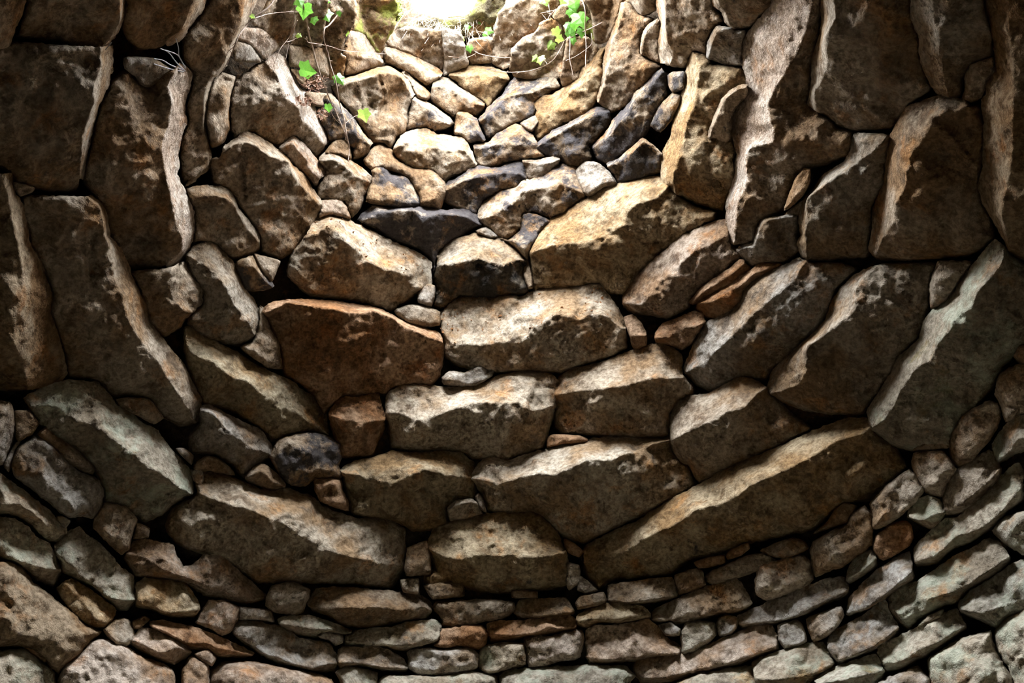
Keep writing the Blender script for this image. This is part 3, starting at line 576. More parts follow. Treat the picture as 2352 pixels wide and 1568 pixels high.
J l: 1360,1568 1500,1510 1700,1470 1880,1455 1910,1540 1900,1650 1350,1650
J l: 145,1520 200,1480 400,1465 600,1455 720,1445 850,1450 1010,1455 1075,1520 1040,1570 1000,1660 150,1660
G l: 1110,1560 1140,1520 1350,1520 1500,1520 1640,1510 1760,1490 1930,1530 1930,1650 1090,1650
J p: 302,1262 420,1238 490,1255 600,1218 715,1203 722,1260 700,1380 660,1410 560,1415 450,1450 340,1460 335,1380
J l: 10,1340 60,1310 180,1290 310,1300 325,1400 330,1440 200,1470 70,1505 5,1470
J o: 55,1160 150,1140 300,1145 400,1120 510,1090 620,1100 665,1130 | 65,1230 250,1240 380,1230 480,1180 560,1200 668,1180 | 80,1290 200,1280 310,1250 430,1240 560,1215 670,1195
J: 250,1060 280,1000 450,990 600,985 650,1060 | 245,1090 400,1115 550,1095 655,1080 | 280,1130 420,1130 560,1110 650,1095
G: 1540,1110 1480,1050 1500,1010 1700,1000 1900,1000 2050,1015 2040,1080 1950,1130 1840,1140 1750,1170 1550,1180
J: 225,930 400,940 405,980 230,980
G w: -180,110 -90,115 50,130 190,190 300,240 380,245 480,230 560,260 640,280 720,350 800,390 900,420 960,440 1100,440 1200,460 1290,510 | -130,260 -20,310 100,350 180,360 240,390 320,420 420,460 500,500 560,560 650,600 720,650 850,690 1000,720 1150,750 1292,760 | -190,290 -330,390 -360,500 -290,620 -100,680 20,720 150,790 280,880 430,870 640,880 900,890 1100,910 1210,920 1240,850 1290,790
J y: -345,590 -310,500 -220,470 -200,450 30,410 100,400 260,400 380,395 450,440 540,540 590,640 | -345,640 -270,690 -120,725 -10,690 100,690 220,690 340,710 450,700 600,670 | -330,700 -300,790 -380,830 -350,930 -200,900 0,940 230,950 440,930 610,900 650,830 620,740
J: 610,740 690,760 700,870 620,930 600,860
J o: 585,580 640,600 715,660 690,700 620,670 600,640
J: 690,830 760,880 820,930 740,950 680,930
F y: 545,985 640,930 780,900 900,860 1050,870 1230,860 1380,870 1420,910 1460,930 1465,1000 | 560,1010 650,1020 780,1070 900,1075 1000,1050 1120,980 1200,1000 1320,1030 1468,1040 | 570,1060 600,1180 620,1280 700,1310 860,1320 980,1360 1050,1410 1160,1400 1280,1370 1290,1250 1370,1190 1460,1190 1490,1130
F: 1285,1250 1340,1200 1450,1190 1475,1210 | 1288,1265 1350,1225 1450,1205 1490,1225 | 1300,1340 1400,1330 1525,1290
F g: 1475,1170 1500,1145 1530,1200 1550,1280 1500,1240
G: 1310,640 1440,590 1460,680 1470,820 1300,830 1290,780
G: 1260,860 1380,850 1390,960 1280,940
G: 1420,900 1500,880 1690,890 1700,970 1480,990
F s: 60,900 100,800 180,755 340,725 440,750 550,800 545,900 530,980 580,1010 540,1050 480,1040 370,1040 300,1100 180,1080 130,1020
F o: 362,1040 450,1045 510,1040 550,1055 555,1130 590,1190 605,1270 500,1240 410,1200 370,1120
C g: 1690,880 1790,790 1840,810 1910,870 1970,940 | 1695,895 1790,840 1880,920 1965,950 | 1700,910 1860,975 1940,965
C g: 1390,400 1440,385 1560,450 1720,530 1810,570 1870,680 1900,710 | 1385,430 1460,440 1540,540 1640,630 1760,700 1880,735 | 1380,510 1300,610 1310,720 1480,730 1600,800 1680,890 1780,800 1850,760
C: 1340,800 1420,740 1500,760 1580,820 1620,870 1450,840 1340,840
C g: 1210,690 1270,690 1330,740 1320,800 1280,760
C g: 1315,835 1390,830 1400,900 1380,950 1330,900
C l: 160,340 330,250 480,215 680,240 760,330 810,400 900,440 960,500 1090,570 1150,670 1250,770 1310,850 1340,990 | 200,400 380,390 500,480 700,560 800,640 900,710 1000,810 1120,870 1210,950 1320,1005 | 210,440 260,520 350,600 560,720 650,830 720,1000 700,1060 850,1090 960,1170 1000,1200 1130,1130 1200,1070 1290,1015
C: 800,350 900,340 1030,350 1080,420 1130,480 1060,520 930,450 820,390
C g: 75,800 110,690 240,600 310,620 400,700 460,780 540,850 680,905 715,990 700,1090 640,1170 570,1150 500,1165 430,1140 330,1050 180,940 100,880
C: 255,590 320,540 370,590 500,680 600,770 655,830 640,870 560,840 460,770 380,680
C g: -60,330 70,370 105,480 100,580 80,660 40,760 20,800 -60,760
C: 105,430 200,430 265,520 220,590 120,640 100,560
C g: 20,800 110,650 140,640 100,700 75,800 60,850
C: 720,1060 860,1090 950,1180 900,1300 890,1380 840,1420 760,1350 640,1230 650,1170
C: 940,1200 1030,1240 1020,1300 920,1310
D l: -60,80 0,130 100,200 180,260 270,330 350,390 390,450 460,500 | -60,300 50,345 130,330 230,400 330,490 400,540 462,540 | -60,400 60,400 160,440 240,510 300,580 400,600 455,550
D g: 390,420 440,420 487,450 450,500 400,450
D l: -60,400 100,440 200,500 240,560 340,610 380,700 410,770 | -60,560 20,640 50,710 160,740 260,770 415,790 | -60,600 30,720 130,750 250,870 380,900 420,820
D l: 380,620 470,530 540,490 600,560 690,610 770,700 830,780 920,830 915,940 945,980 | 375,660 440,720 510,780 560,830 650,900 700,960 800,1000 940,995 | 410,740 430,800 520,850 620,900 700,960 760,1010 800,1060 870,1070 930,1005
D p: 890,640 930,590 1000,580 1100,600 1190,620 1220,710 1260,770 1330,760 1400,690 1520,690 1600,760 1700,850 1830,960 | 870,680 1000,700 1080,760 1180,820 1290,850 1380,880 1450,910 1540,930 1630,970 1700,1000 1825,985 | 850,720 920,800 930,840 1080,850 1200,860 1300,890 1400,960 1600,1010 1720,1040 1820,1010
D y: 940,880 1000,845 1080,860 1200,870 1280,880 1330,960 1360,1000 | 940,1010 1060,1050 1150,1090 1260,1080 1375,1060 | 930,1040 1050,1060 1180,1120 1280,1115 1370,1100
D y: 490,850 560,890 650,950 750,1020 800,1070 790,1100 | 440,880 560,990 620,1070 660,1130 740,1170 | 380,920 440,1020 520,1110 600,1180 700,1190
D b: -60,720 80,730 150,780 230,880 330,960 420,1030 500,1090 590,1180 700,1215 620,1280 540,1380 450,1440 400,1500 300,1400 200,1330 130,1310 -60,1330
D o: 165,1325 260,1315 355,1310 350,1360 310,1430 230,1370
D l: -60,1380 30,1350 140,1335 210,1350 290,1420 370,1500 420,1600 400,1660 -60,1660
D p: 450,1450 540,1390 620,1285 740,1260 800,1300 860,1310 950,1380 1100,1430 1190,1480 1260,1600 1250,1660 430,1660 400,1550
D: 710,1200 800,1130 880,1130 910,1170 925,1260 880,1315 800,1310 740,1250
D: 910,1150 1000,1110 1030,1130 960,1190 920,1195
D p: 920,1250 980,1185 1100,1220 1230,1270 1310,1340 | 900,1270 1000,1310 1080,1360 1140,1360 1200,1310 1318,1355 | 890,1300 1000,1370 1100,1410 1200,1440 1290,1390
D o: 1030,1150 1120,1140 1260,1170 1350,1190 1480,1240 1600,1290 1700,1340 1760,1370 | 1035,1175 1150,1220 1240,1270 1300,1300 1430,1290 1500,1330 1740,1378 | 1050,1190 1180,1270 1310,1330 1400,1340 1520,1390 1700,1390
D p: 1440,1000 1550,1003 1655,1050 1640,1120 1590,1220 1530,1240 1450,1190 1345,1155 1390,1080
D g: 1650,1045 1760,1060 1870,1070 1890,1150 1800,1130 1720,1130 1650,1130
G g: 110,1180 160,1140 270,1150 420,1180 500,1220 560,1260 680,1280 770,1300 810,1370 | 105,1230 220,1290 320,1370 420,1390 520,1440 650,1470 760,1430 825,1430 | 130,1260 280,1360 400,1430 560,1470 700,1500 800,1490
G: 340,980 370,900 520,870 640,930 610,1010 580,1090 540,1100 400,1080 330,1040
G p: -60,1500 20,1430 150,1420 300,1430 500,1470 650,1500 780,1540 830,1600 820,1660 -80,1660
D p: 1260,1470 1320,1380 1430,1430 1440,1480 1420,1600 1250,1640
D p: 1340,1370 1440,1335 1490,1400 1460,1450 1400,1420
G: 620,1020 680,920 850,910 1100,930 1280,950 1360,950 1440,990 1480,1040 | 635,1045 740,1060 900,1050 1110,1050 1250,1070 1400,1040 1475,1065 | 650,1070 760,1110 850,1170 1050,1190 1180,1170 1300,1140 1440,1130
G l: 410,1130 470,1110 640,1105 740,1140 850,1180 920,1210 | 425,1160 550,1180 680,1200 780,1200 850,1225 918,1222 | 450,1190 560,1240 680,1250 850,1235
G g: 690,1250 750,1217 860,1240 860,1290 810,1310 770,1270
G l: 890,1240 960,1210 1080,1190 1200,1190 1300,1150 1500,1135 1540,1170 | 875,1285 1000,1290 1120,1310 1300,1310 1420,1310 1530,1260 | 870,1310 1000,1320 1140,1320 1280,1350 1400,1320 1510,1290
G o: 1530,1200 1700,1170 1820,1170 1860,1220 1850,1300 1800,1335 1680,1310 1560,1330 1490,1310 1530,1270
G g: 830,1340 860,1320 960,1325 1100,1320 1190,1350 1270,1400 1310,1450 | 828,1430 980,1430 1120,1460 1308,1468 | 835,1470 1000,1450 1180,1490 1300,1490
G g: 1310,1360 1350,1325 1450,1330 1560,1350 1660,1330 1740,1325 1795,1370 1800,1450 1740,1490 1640,1500 1540,1510 1400,1520 1320,1470
G l: 810,1500 870,1460 960,1460 1100,1500 1080,1600 950,1590 830,1520
"""
# ------------------------------------------------------------------ the shell behind the stones
NA = 160
def shell(name, z0, z1, nz, a0=0.0, a1=2 * math.pi, off=0.17, thick=0.32, door=None):
    """Rubble core of the wall: an inner and an outer skin, closed at the rims."""
    full = abs(a1 - a0 - 2 * math.pi) < 1e-6
    na = max(8, int(NA * (a1 - a0) / (2 * math.pi)))
    A = np.linspace(a0, a1, na + 1)
    Z = np.linspace(z0, z1, nz + 1)
    zz, aa = np.meshgrid(Z, A, indexing='ij')
    def skin(extra, amp):
        r = dome_r(zz) + extra
        P = np.stack([AX + r * np.sin(aa), AY + r * np.cos(aa), zz + EYE], -1).reshape(-1, 3)
        ca = np.cos(aa).ravel(); sa = np.sin(aa).ravel()
        Q = np.stack([ca * 6, sa * 6, zz.ravel() * 5], 1)
        n = perlin(Q) * amp + perlin(Q * 2.3 + 9) * amp * 0.6
        P[:, 0] += n * sa; P[:, 1] += n * ca
        return P
    Pi, Po = skin(off, 0.035), skin(off + thick, 0.02)
    n1 = len(Pi)
    idx = np.arange(n1).reshape(nz + 1, na + 1)
    F = []
    solid = np.ones((nz, na), bool)
    for i in range(nz):                       # the smoke hole
        for j in range(na):
            q = idx[i, j]
            if hole_d(Pi[q, 0], Pi[q, 1], 0.05) < 1:
                solid[i, j] = False
    if door:
        w, top = door
        for i in range(nz):
            for j in range(na):
                am = (A[j] + A[j + 1]) / 2
                zm = (Z[i] + Z[i + 1]) / 2
                if abs(am - math.pi) * RAD < w and zm < top:
                    solid[i, j] = False
    for i in range(nz):
        for j in range(na):
            if not solid[i, j]:
                continue
            a, b, c, d = idx[i, j], idx[i, j + 1], idx[i + 1, j + 1], idx[i + 1, j]
            F.append((a, b, c, d))
            F.append((a + n1, d + n1, c + n1, b + n1))
            # rims
            if i == 0 or not solid[i - 1, j]:
                F.append((b, a, a + n1, b + n1))
            if i == nz - 1 or not solid[i + 1, j]:
                F.append((d, c, c + n1, d + n1))
            if (j == 0 and not full) or (j > 0 and not solid[i, j - 1]):
                F.append((a, d, d + n1, a + n1))
            if (j == na - 1 and not full) or (j < na - 1 and not solid[i, j + 1]):
                F.append((c, b, b + n1, c + n1))
    o = link(name, np.vstack([Pi, Po]), F, MAT_FILL, origin=np.array([AX, AY, z0 + EYE]))
    o['kind'] = 'structure'
    return o

def sky_baffle():
    """Unseen baffle added round the near side of the smoke hole to cut sky light."""
    n = 40
    V, F = [], []
    for j in range(n + 1):
        a = math.radians(118 + (242 - 118) * j / n)
        up = min(1.0, math.sin(math.pi * j / n) * 2.5)
        zt = HOLE_Z - 0.12 + (BAFFLE_Z - HOLE_Z + 0.12) * up
        g = 0.03 + 0.015 * math.sin(9 * a)
        z0 = (1.18 + 0.85 * (1 - up)) * RAD
        for e, z in ((g, z0), (g + 0.02, zt), (g + 0.30, zt + 0.02), (g + 0.42, z0 - 0.05)):
            V.append((HOLE_X + (HOLE_RX + e) * math.sin(a), HOLE_Y + (HOLE_RY + e) * math.cos(a), z + EYE))
    for j in range(n):
        for q in range(4):
            p = (q + 1) % 4
            F.append((4 * j + q, 4 * j + p, 4 * j + 4 + p, 4 * j + 4 + q))
    F += [(0, 3, 2, 1), (4 * n, 4 * n + 1, 4 * n + 2, 4 * n + 3)]
    return link('sky_baffle', V, F, MAT_FILL, ceiling)

BAFFLE_Z = 2.30 * RAD
ZB = 0.98 * RAD                 # where the drum ends and the corbelled vault begins
ceiling = shell('ceiling', ZB, 2.83 * RAD, 50)
tag(ceiling, 'corbelled dry stone vault narrowing to a round smoke hole', 'vault')
sky_baffle()  # unseen baffle, added to keep low sky light off the top stones
wall_far = shell('wall_far', -EYE, ZB, 24, -math.pi / 2, math.pi / 2)
tag(wall_far, 'lower round wall of small coursed limestone below the vault', 'wall')
wall_near = shell('wall_near', -EYE, ZB, 24, math.pi / 2, 3 * math.pi / 2, door=(0.36, -EYE + DOOR_TOP))
tag(wall_near, 'round dry stone wall with the low doorway behind the viewer', 'wall')

# earth floor, running out through the doorway
def disc(name, r, z, n, mat, amp):
    V, F = [], []
    rings = 14
    for k in range(rings + 1):
        for j in range(n):
            a = 2 * math.pi * j / n
            q = r * k / rings
            V.append((AX + q * math.sin(a), AY + q * math.cos(a), z))
    V = np.array(V)
    V[:, 2] += perlin(np.stack([V[:, 0] * 2, V[:, 1] * 2, V[:, 2]], 1)) * amp
    for k in range(rings):
        for j in range(n):
            a, b = k * n + j, k * n + (j + 1) % n
            F.append((a, b, b + n, a + n))
    o = link(name, V, F, mat, origin=np.array([AX, AY, z]))
    o['kind'] = 'structure'
    return o
floor = disc('floor', 1.75, 0.0, 64, MAT_EARTH, 0.02)
tag(floor, 'trodden earth floor of the round stone hut', 'floor')

ground = disc('ground', 14.0, -0.03, 48, MAT_GROUND, 0.02)
tag(ground, 'dry meadow outside the low doorway', 'ground')

# ------------------------------------------------------------------ the traced stones
TILES = dict(A=(0, 0, 3), B=(0, 400, 3), C=(0, 800, 3), D=(0, 1045, 3), E=(500, 300, 3), F=(600, 750, 3),
             G=(500, 1045, 3), H=(1100, 300, 3), I=(1100, 750, 3), J=(1100, 1045, 3), K=(1568, 0, 3),
             L=(1568, 350, 3), M=(1568, 750, 3), N=(1568, 1045, 3), P=(0, 0, 3.92), Q=(500, 0, 3.92),
             R=(900, 0, 3.92), S=(1300, 0, 3.92), T=(1752, 0, 3.92))
# tint (multiplies the limestone colour) and soot amount for each kind of stone
TINT = {'': (1.0, 0.95, 0.89, 0.22), 'w': (1.24, 1.21, 1.15, 0.16), 'g': (0.98, 1.02, 1.08, 0.20),
        's': (1.05, 0.98, 0.90, 0.66), 'd': (0.85, 0.80, 0.78, 0.92), 'o': (1.05, 0.78, 0.60, 0.15),
        'p': (1.12, 1.03, 0.99, 0.20), 'y': (1.06, 0.98, 0.80, 0.26), 'c': (1.0, 0.95, 0.90, 0.15),
        'l': (1.05, 1.03, 0.98, 0.20), 'm': (1.0, 0.95, 0.85, 0.40), 'f': (1.05, 0.95, 0.85, 0.2), 'b': (0.74, 0.64, 0.52, 0.25)}
STEP = 4.4
GROW = 2.2

def parse(line):
    head, body = line.split(':', 1)
    h = head.split()
    ox, oy, s = TILES[h[0]]
    ch = []
    for part in body.split('|'):
        pts = np.array([[float(c) for c in p.split(',')] for p in part.split()])
        x, y = ox + pts[:, 0] / s, oy + pts[:, 1] / s
        # stones cut by the picture's edge run on beyond it
        y = np.where((y < -3) & ((x < 590) | (x > 1460)), y - 110, y)
        y = np.where(y > 1572, y + 80, y)
        x = np.where(x < -8, x - 100, np.where(x > 2360, x + 100, x))
        ch.append(np.stack([x, y], 1))
    return (h[1] if len(h) > 1 else ''), ch

def rough_chain(ch, amp, seed, closed=False):
    """Ragged, broken edge: offsets a chain sideways by noise."""
    Q = np.stack([ch[:, 0] / 13.0, ch[:, 1] / 13.0, np.full(len(ch), seed)], 1)
    ox = perlin(Q) + 0.6 * perlin(Q * 2.7)
    oy = perlin(Q + 31.7) + 0.6 * perlin(Q * 2.7 + 11.3)
    o = np.stack([ox, oy], 1) * amp
    if not closed:
        o[0] = o[-1] = 0
    return ch + o

def build_stone(k, flag, chains):
    rs = np.random.default_rng(1000 + k)
    if len(chains) == 3:
        T, Rg, B = chains
        outline = np.vstack([T, Rg[-1:], B[::-1], Rg[:1]])
    else:
        T = Rg = B = None
        outline = chains[0]
    outline = dedupe(outline)
    area = 0.5 * abs(np.sum(outline[:, 0] * np.roll(outline[:, 1], -1) - outline[:, 1] * np.roll(outline[:, 0], -1)))
    size = math.sqrt(area)
    step = min(STEP, max(2.6, size / 14))
    c0 = outline.mean(0)
    sgn = np.sum(outline[:, 0] * np.roll(outline[:, 1], -1) - outline[:, 1] * np.roll(outline[:, 0], -1))
    ol = smooth(resample(outline, step * 2.2, True), True, 0.78)
    tg_ = np.roll(ol, -1, 0) - np.roll(ol, 1, 0)
    nrm_ = np.stack([tg_[:, 1], -tg_[:, 0]], 1) * (1 if sgn > 0 else -1)
    ol = ol + GROW * nrm_ / np.maximum(np.linalg.norm(nrm_, axis=1), 1e-6)[:, None]
    ol = rough_chain(resample(ol, step, True), min(2.6, size * 0.022), k * 1.7, True)
    # interior points on a jittered grid
    lo, hi = ol.min(0), ol.max(0)
    gx, gy = np.meshgrid(np.arange(lo[0], hi[0], step), np.arange(lo[1], hi[1], step * 0.9))
    gx[::2] += step / 2
    G = np.stack([gx.ravel(), gy.ravel()], 1) + rs.uniform(-0.28, 0.28, (gx.size, 2)) * step
    G = G[inside(G, ol)]
    dO, _ = chain_query(G, np.vstack([ol, ol[:1]]))
    G = G[dO > step * 0.45]
    if Rg is not None:
        rd = rough_chain(smooth(resample(Rg, step * 2), False, 0.6), min(2.2, size * 0.016), k * 3.1)
        rd = resample(rd, step)
        dR, _ = chain_query(G, rd)
        G = G[dR > step * 0.4]
        rin = rd[inside(rd, ol)]
        d2, _ = chain_query(rin, np.vstack([ol, ol[:1]])) if len(rin) else (np.zeros(0), 0)
        rin = rin[d2 > step * 0.4]
        pts = np.vstack([ol, G, rin])
    else:
        pts = np.vstack([ol, G])
    n = len(ol)
    v2, _, tris, *_r = delaunay_2d_cdt([Vector(p) for p in pts], [], [list(range(n))], 1, 1e-4)
    P = np.array([(v.x, v.y) for v in v2])
    tris = [t for t in tris if len(t) == 3]
    # ---- depth field
    tD = dome_depth(P)
    ln = np.linalg.norm(ray(P), axis=1)
    dO, _ = chain_query(P, np.vstack([ol, ol[:1]]))
    pm = tD.mean() / FPX                     # metres per pixel
    front = np.zeros(len(P), bool)
    raw = np.vstack([outline, outline[:1]])
    out_ = ~inside(P, outline)
    Pe = P.copy()
    if out_.any():
        _, so = chain_query(P[out_], raw)
        Pe[out_] = chain_at(raw, so)
    if Rg is not None:
        Td, Bd = T, B
        s = np.linspace(0, 1, 24)
        rp, bp_ = chain_at(rd, s), chain_at(Bd, s)
        tR, tB = dome_depth(rp), dome_depth(bp_)
        zB = ray(bp_)[:, 2] * tB
        th = zB / np.maximum(ray(rp)[:, 2], 0.05)       # level soffit
        pr = np.clip(SOFFIT * (tR - th), 0.028, PROT_MAX)
        pr = np.convolve(np.pad(pr, 4, mode='edge'), np.ones(9) / 9, 'valid')
        dT, _ = chain_query(Pe, Td)
        dB, _ = chain_query(Pe, Bd)
        dR, sR = chain_query(Pe, rd)
        prot_R = np.interp(sR, s, pr)
        front = (inside(Pe, np.vstack([Td, rd[::-1]])) | (dT < 1.5)) & (dB > 1.5)
        wf = dT / (dT + dR + 1e-6)
        wb = dB / (dB + dR + 1e-6)
        prot = prot_R * np.where(front, wf, wb ** 0.95)
        fw = float(np.median(chain_query(rd, Td)[0])) * pm      # width of the front face
        rec = min(0.035, 0.22 * fw)
        prot += 0.004 - rec * np.where(front, 1 - wf, 0.0) - 0.012 * np.where(front, 0.0, 1 - wb)
    elif 'u' in flag:                        # slab seen from below: a soffit rising towards the hole
        low = P[P[:, 1] > np.quantile(P[:, 1], 0.9)]
        zb = np.mean(ray(low)[:, 2] * dome_depth(low))
        prot = np.clip(0.95 * (tD - zb / np.maximum(ray(P)[:, 2], 0.05)), -0.01, 0.28) + 0.01
    else:
        h = min(0.055, 0.20 * size * pm)
        prot = h * (1 - np.exp(-dO / (0.07 * size)))
        c = P.mean(0)
        g = rs.normal(0, 0.14, 2) * min(1, 90 / size) + np.array([0, 0.16 if size < 120 else -0.04])
        prot += ((P - c) @ g) * pm * np.minimum(1, dO / (0.2 * size))
    if 'f' in flag:
        prot += 0.05
    # broken facets: planes that shave corners off
    c = P.mean(0)
    hw = size * 0.5
    for q in range(5):
        a = rs.uniform(0, 2 * math.pi)
        dirv = np.array([math.cos(a), math.sin(a)])
        x = (P - c) @ dirv / hw
        prot -= np.maximum(0, x - rs.uniform(0.35, 0.95)) * rs.uniform(0.12, 0.5) * hw * pm * 0.35
    # rounding at the joints
    w = max(2.0, min(6.0, size * 0.04))
    if Rg is not None:
        wB = dT / (dT + dB + 1e-6)           # lower edges tuck in behind the stone below
        prot -= (0.25 * rec + 0.018 * wB) * np.exp(-dO / w) + (0.12 * rec + 0.042 * wB) * np.exp(-dO / (w * 0.4))
    else:
        prot -= 0.004 * np.exp(-dO / w) + 0.012 * np.exp(-dO / (w * 0.35))
    W = world_pt(P, tD)
    s1 = k * 7.31
    M2 = P * pm                              # metres on the wall
    nz = 0.022 * facet(M2 / 0.105, k + 0.3) + 0.014 * facet(M2 / 0.045, k + 0.6) + 0.0065 * facet(M2 / 0.020, k + 0.9)
    nz += 0.007 * perlin(W * 11 + s1) + 0.0030 * perlin(W * 60 + s1) + 0.0014 * perlin(W * 115 + s1)
    amp = min(1.0, 0.35 + size / 160.0)
    damp = 1 - 0.6 * np.exp(-dO / 9.0)
    if Rg is not None:
        damp *= 1 - 0.6 * np.exp(-dT / 10.0)
    prot += nz * amp * damp
    t = tD - prot / ln
    V = world_pt(P, t)
    # ---- sides and back
    cnt = {}
    for tr in tris:
        for a, b in ((tr[0], tr[1]), (tr[1], tr[2]), (tr[2], tr[0])):
            cnt[(a, b)] = 1
    bd = [(a, b) for (a, b) in cnt if (b, a) not in cnt]
    ring = sorted({a for e in bd for a in e})
    rid = {a: q for q, a in enumerate(ring)}
    Pr = P[ring]
    ctr = P.mean(0)
    depth = 0.10 + min(0.16, 0.5 * size * pm)
    r1 = world_pt(ctr + (Pr - ctr) * 0.985, t[ring] + 0.035)
    r2 = world_pt(ctr + (Pr - ctr) * 0.88, np.maximum(t[ring], np.median(t[ring]) - 0.02) + depth)
    base = len(V)
    m = len(ring)
    VV = np.vstack([V, r1, r2, r2.mean(0)[None], V[ring]])
    edge0 = base + 2 * m + 1
    F = [tuple(tr) for tr in tris]
    # orient towards the camera
    a, b, c3 = (V[list(F[0])[i]] for i in range(3))
    nrm = sum(np.cross(V[f[1]] - V[f[0]], V[f[2]] - V[f[0]]) @ (np.array([0, 0, EYE]) - V[f[0]]) for f in F[:: max(1, len(F) // 40)])
    flip = nrm < 0
    nf = len(F)
    for a, b in bd:
        i, j = rid[a], rid[b]
        F.append((edge0 + j, edge0 + i, base + i, base + j))
        F.append((base + j, base + i, base + m + i, base + m + j))
        F.append((base + m + j, base + m + i, base + 2 * m))
    if flip:
        F = [f[::-1] for f in F]
    sm = [True] * nf + [False] * (len(F) - nf)
    slots = None
    mat = MAT_LICHEN if 'l' in flag else MAT_MOSS if 'm' in flag else MAT_STONE
    mats = [mat]
    if 'c' in flag:
        mats = [mat, MAT_CRUST]
        fr = front if Rg is not None else np.ones(len(P), bool)
        slots = [1 if (q < nf and fr[list(F[q])].sum() >= 2) else 0 for q in range(len(F))]
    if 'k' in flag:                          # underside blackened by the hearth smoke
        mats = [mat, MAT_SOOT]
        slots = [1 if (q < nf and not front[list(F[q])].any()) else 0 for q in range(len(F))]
    zc = V[:, 2].mean() - EYE
    par = ceiling if zc > ZB else wall_far
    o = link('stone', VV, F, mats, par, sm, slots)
    tr_, tg, tb, so = TINT[flag.replace('u', '').replace('k', '')[:1]]
    if par is wall_far:                      # the drum is built of paler, cleaner stone
        tr_, tg, tb = tr_ * 1.42, tg * 1.45, tb * 1.50
    if zc > 2.0 * RAD:                       # weathered brown stone by the smoke hole, darkened further against the strong light
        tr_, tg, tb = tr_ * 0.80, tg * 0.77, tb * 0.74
    jit = rs.normal(0, 0.06)
    wj = rs.normal(0, 0.02)
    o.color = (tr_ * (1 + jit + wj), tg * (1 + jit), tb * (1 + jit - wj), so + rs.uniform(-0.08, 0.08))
    CRUMB_SPOTS[k] = V[front] if front.any() else V
    return o

CRUMB_SPOTS = {}
PROT_MAX = 0.20
SOFFIT = 0.42
k = 0
for line in STONES.strip().splitlines():
    line = line.strip()
    if not line or line[0] == '#':
        continue
    flag, chains = parse(line)
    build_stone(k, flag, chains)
    k += 1
# ------------------------------------------------------------------ stones of the same courses beyond the photograph's frame
def project(P):
    Q = P - np.array([0, 0, EYE])
    d = Q @ _F
    d = np.where(np.abs(d) < 1e-6, 1e-6, d)
    return 1176 + FPX * (Q @ R2) / d, 784 - FPX * (Q @ U2) / d, d

def course_fill(name, parent, z0, z1, hmin, hmax, wmin, wmax, over):
    V, F = [], []
    rr = random.Random(hash(name) % 1000 if False else len(name) * 17)
    z = z0
    while z < z1 - 0.03:
        h = min(rr.uniform(hmin, hmax), z1 - z)
        a = rr.uniform(0, 1)
        end = a + 2 * math.pi
        rm = float(dome_r(z + h / 2))
        while a < end - 0.02:
            wd = min(rr.uniform(wmin, wmax), max(0.1, rm * 0.9)) / max(rm, 0.15)
            wd = min(wd, end - a)
            g = 0.012 / max(rm, 0.2)
            a0, a1 = a + g, a + wd - g
            a += wd
            if rm < 0.12 or a1 <= a0:
                continue
            am = ((a0 + a1) / 2) % (2 * math.pi)
            if parent is wall_near and not (math.pi / 2 < am < 1.5 * math.pi):
                continue
            if parent is wall_far and (math.pi / 2 < am < 1.5 * math.pi):
                continue
            if parent is wall_near and abs(am - math.pi) * RAD < 0.48 and z < -EYE + DOOR_TOP + 0.05:
                continue
            zt, zb = z + h - 0.008, z + 0.008
            rf = float(dome_r(z + h)) - over * rr.uniform(-0.2, 0.5)
            rb = float(dome_r(z)) + 0.20
            cols = 5
            base = len(V)
            loc = []
            for c in range(cols):
                t = c / (cols - 1)
                aa = a0 + (a1 - a0) * t
                edge = 0.02 if c in (0, cols - 1) else 0.0
                for (r, zz) in ((rf + 0.20, zt), (rf + 0.012 + edge, zt - rr.uniform(0, .012)), (rf + edge + rr.uniform(-.012, .012), z + h * 0.45),
                                (rf + edge + rr.uniform(-.015, .015), zb + rr.uniform(0, .02)), (rb, zb)):
                    loc.append((AX + r * math.sin(aa), AY + r * math.cos(aa), zz + EYE))
            L = np.array(loc)
            if np.min(hole_d(L[:, 0], L[:, 1], 0.03)) < 1:
                continue
            x, y, d = project(L)
            vis = (d > 0) & (x > -75) & (x < 2427) & (y > -75) & (y < 1640)
            if vis.any():
                continue
            if np.min(np.linalg.norm(L - np.array([0, 0, EYE]), axis=1)) < 0.16:
                continue
            V.extend(loc)
            for c in range(cols - 1):
                for q in range(4):
                    p = base + c * 5 + q
                    F.append((p, p + 1, p + 6, p + 5))
                F.append((base + c * 5 + 4, base + c * 5, base + c * 5 + 5, base + c * 5 + 9))
            F.append((base, base + 4, base + 3, base + 2, base + 1))
            e = base + (cols - 1) * 5
            F.append((e, e + 1, e + 2, e + 3, e + 4))
        z += h
    o = link(name, V, F, [MAT_STONE if parent is ceiling else MAT_LICHEN], parent)
    o.color = (1.0, 0.95, 0.88, 0.25)
    o['kind'] = 'stuff'
    return o

course_fill('stone_courses', ceiling, ZB, HOLE_Z - 0.02, 0.14, 0.24, 0.25, 0.55, 0.10)
course_fill('stone_courses', wall_far, -EYE + 0.01, ZB, 0.07, 0.15, 0.14, 0.42, 0.0)
course_fill('stone_courses', wall_near, -EYE + 0.01, ZB, 0.07, 0.15, 0.14, 0.42, 0.0)
# ------------------------------------------------------------------ ivy, dry grass, moss, cobwebs
def at(x, y, off):
    """Point `off` metres in front of the dome on the ray of a pixel."""
    p = np.array([[x, y]], float)
    t = dome_depth(p) - off / np.linalg.norm(ray(p), axis=1)
    return world_pt(p, t)[0]

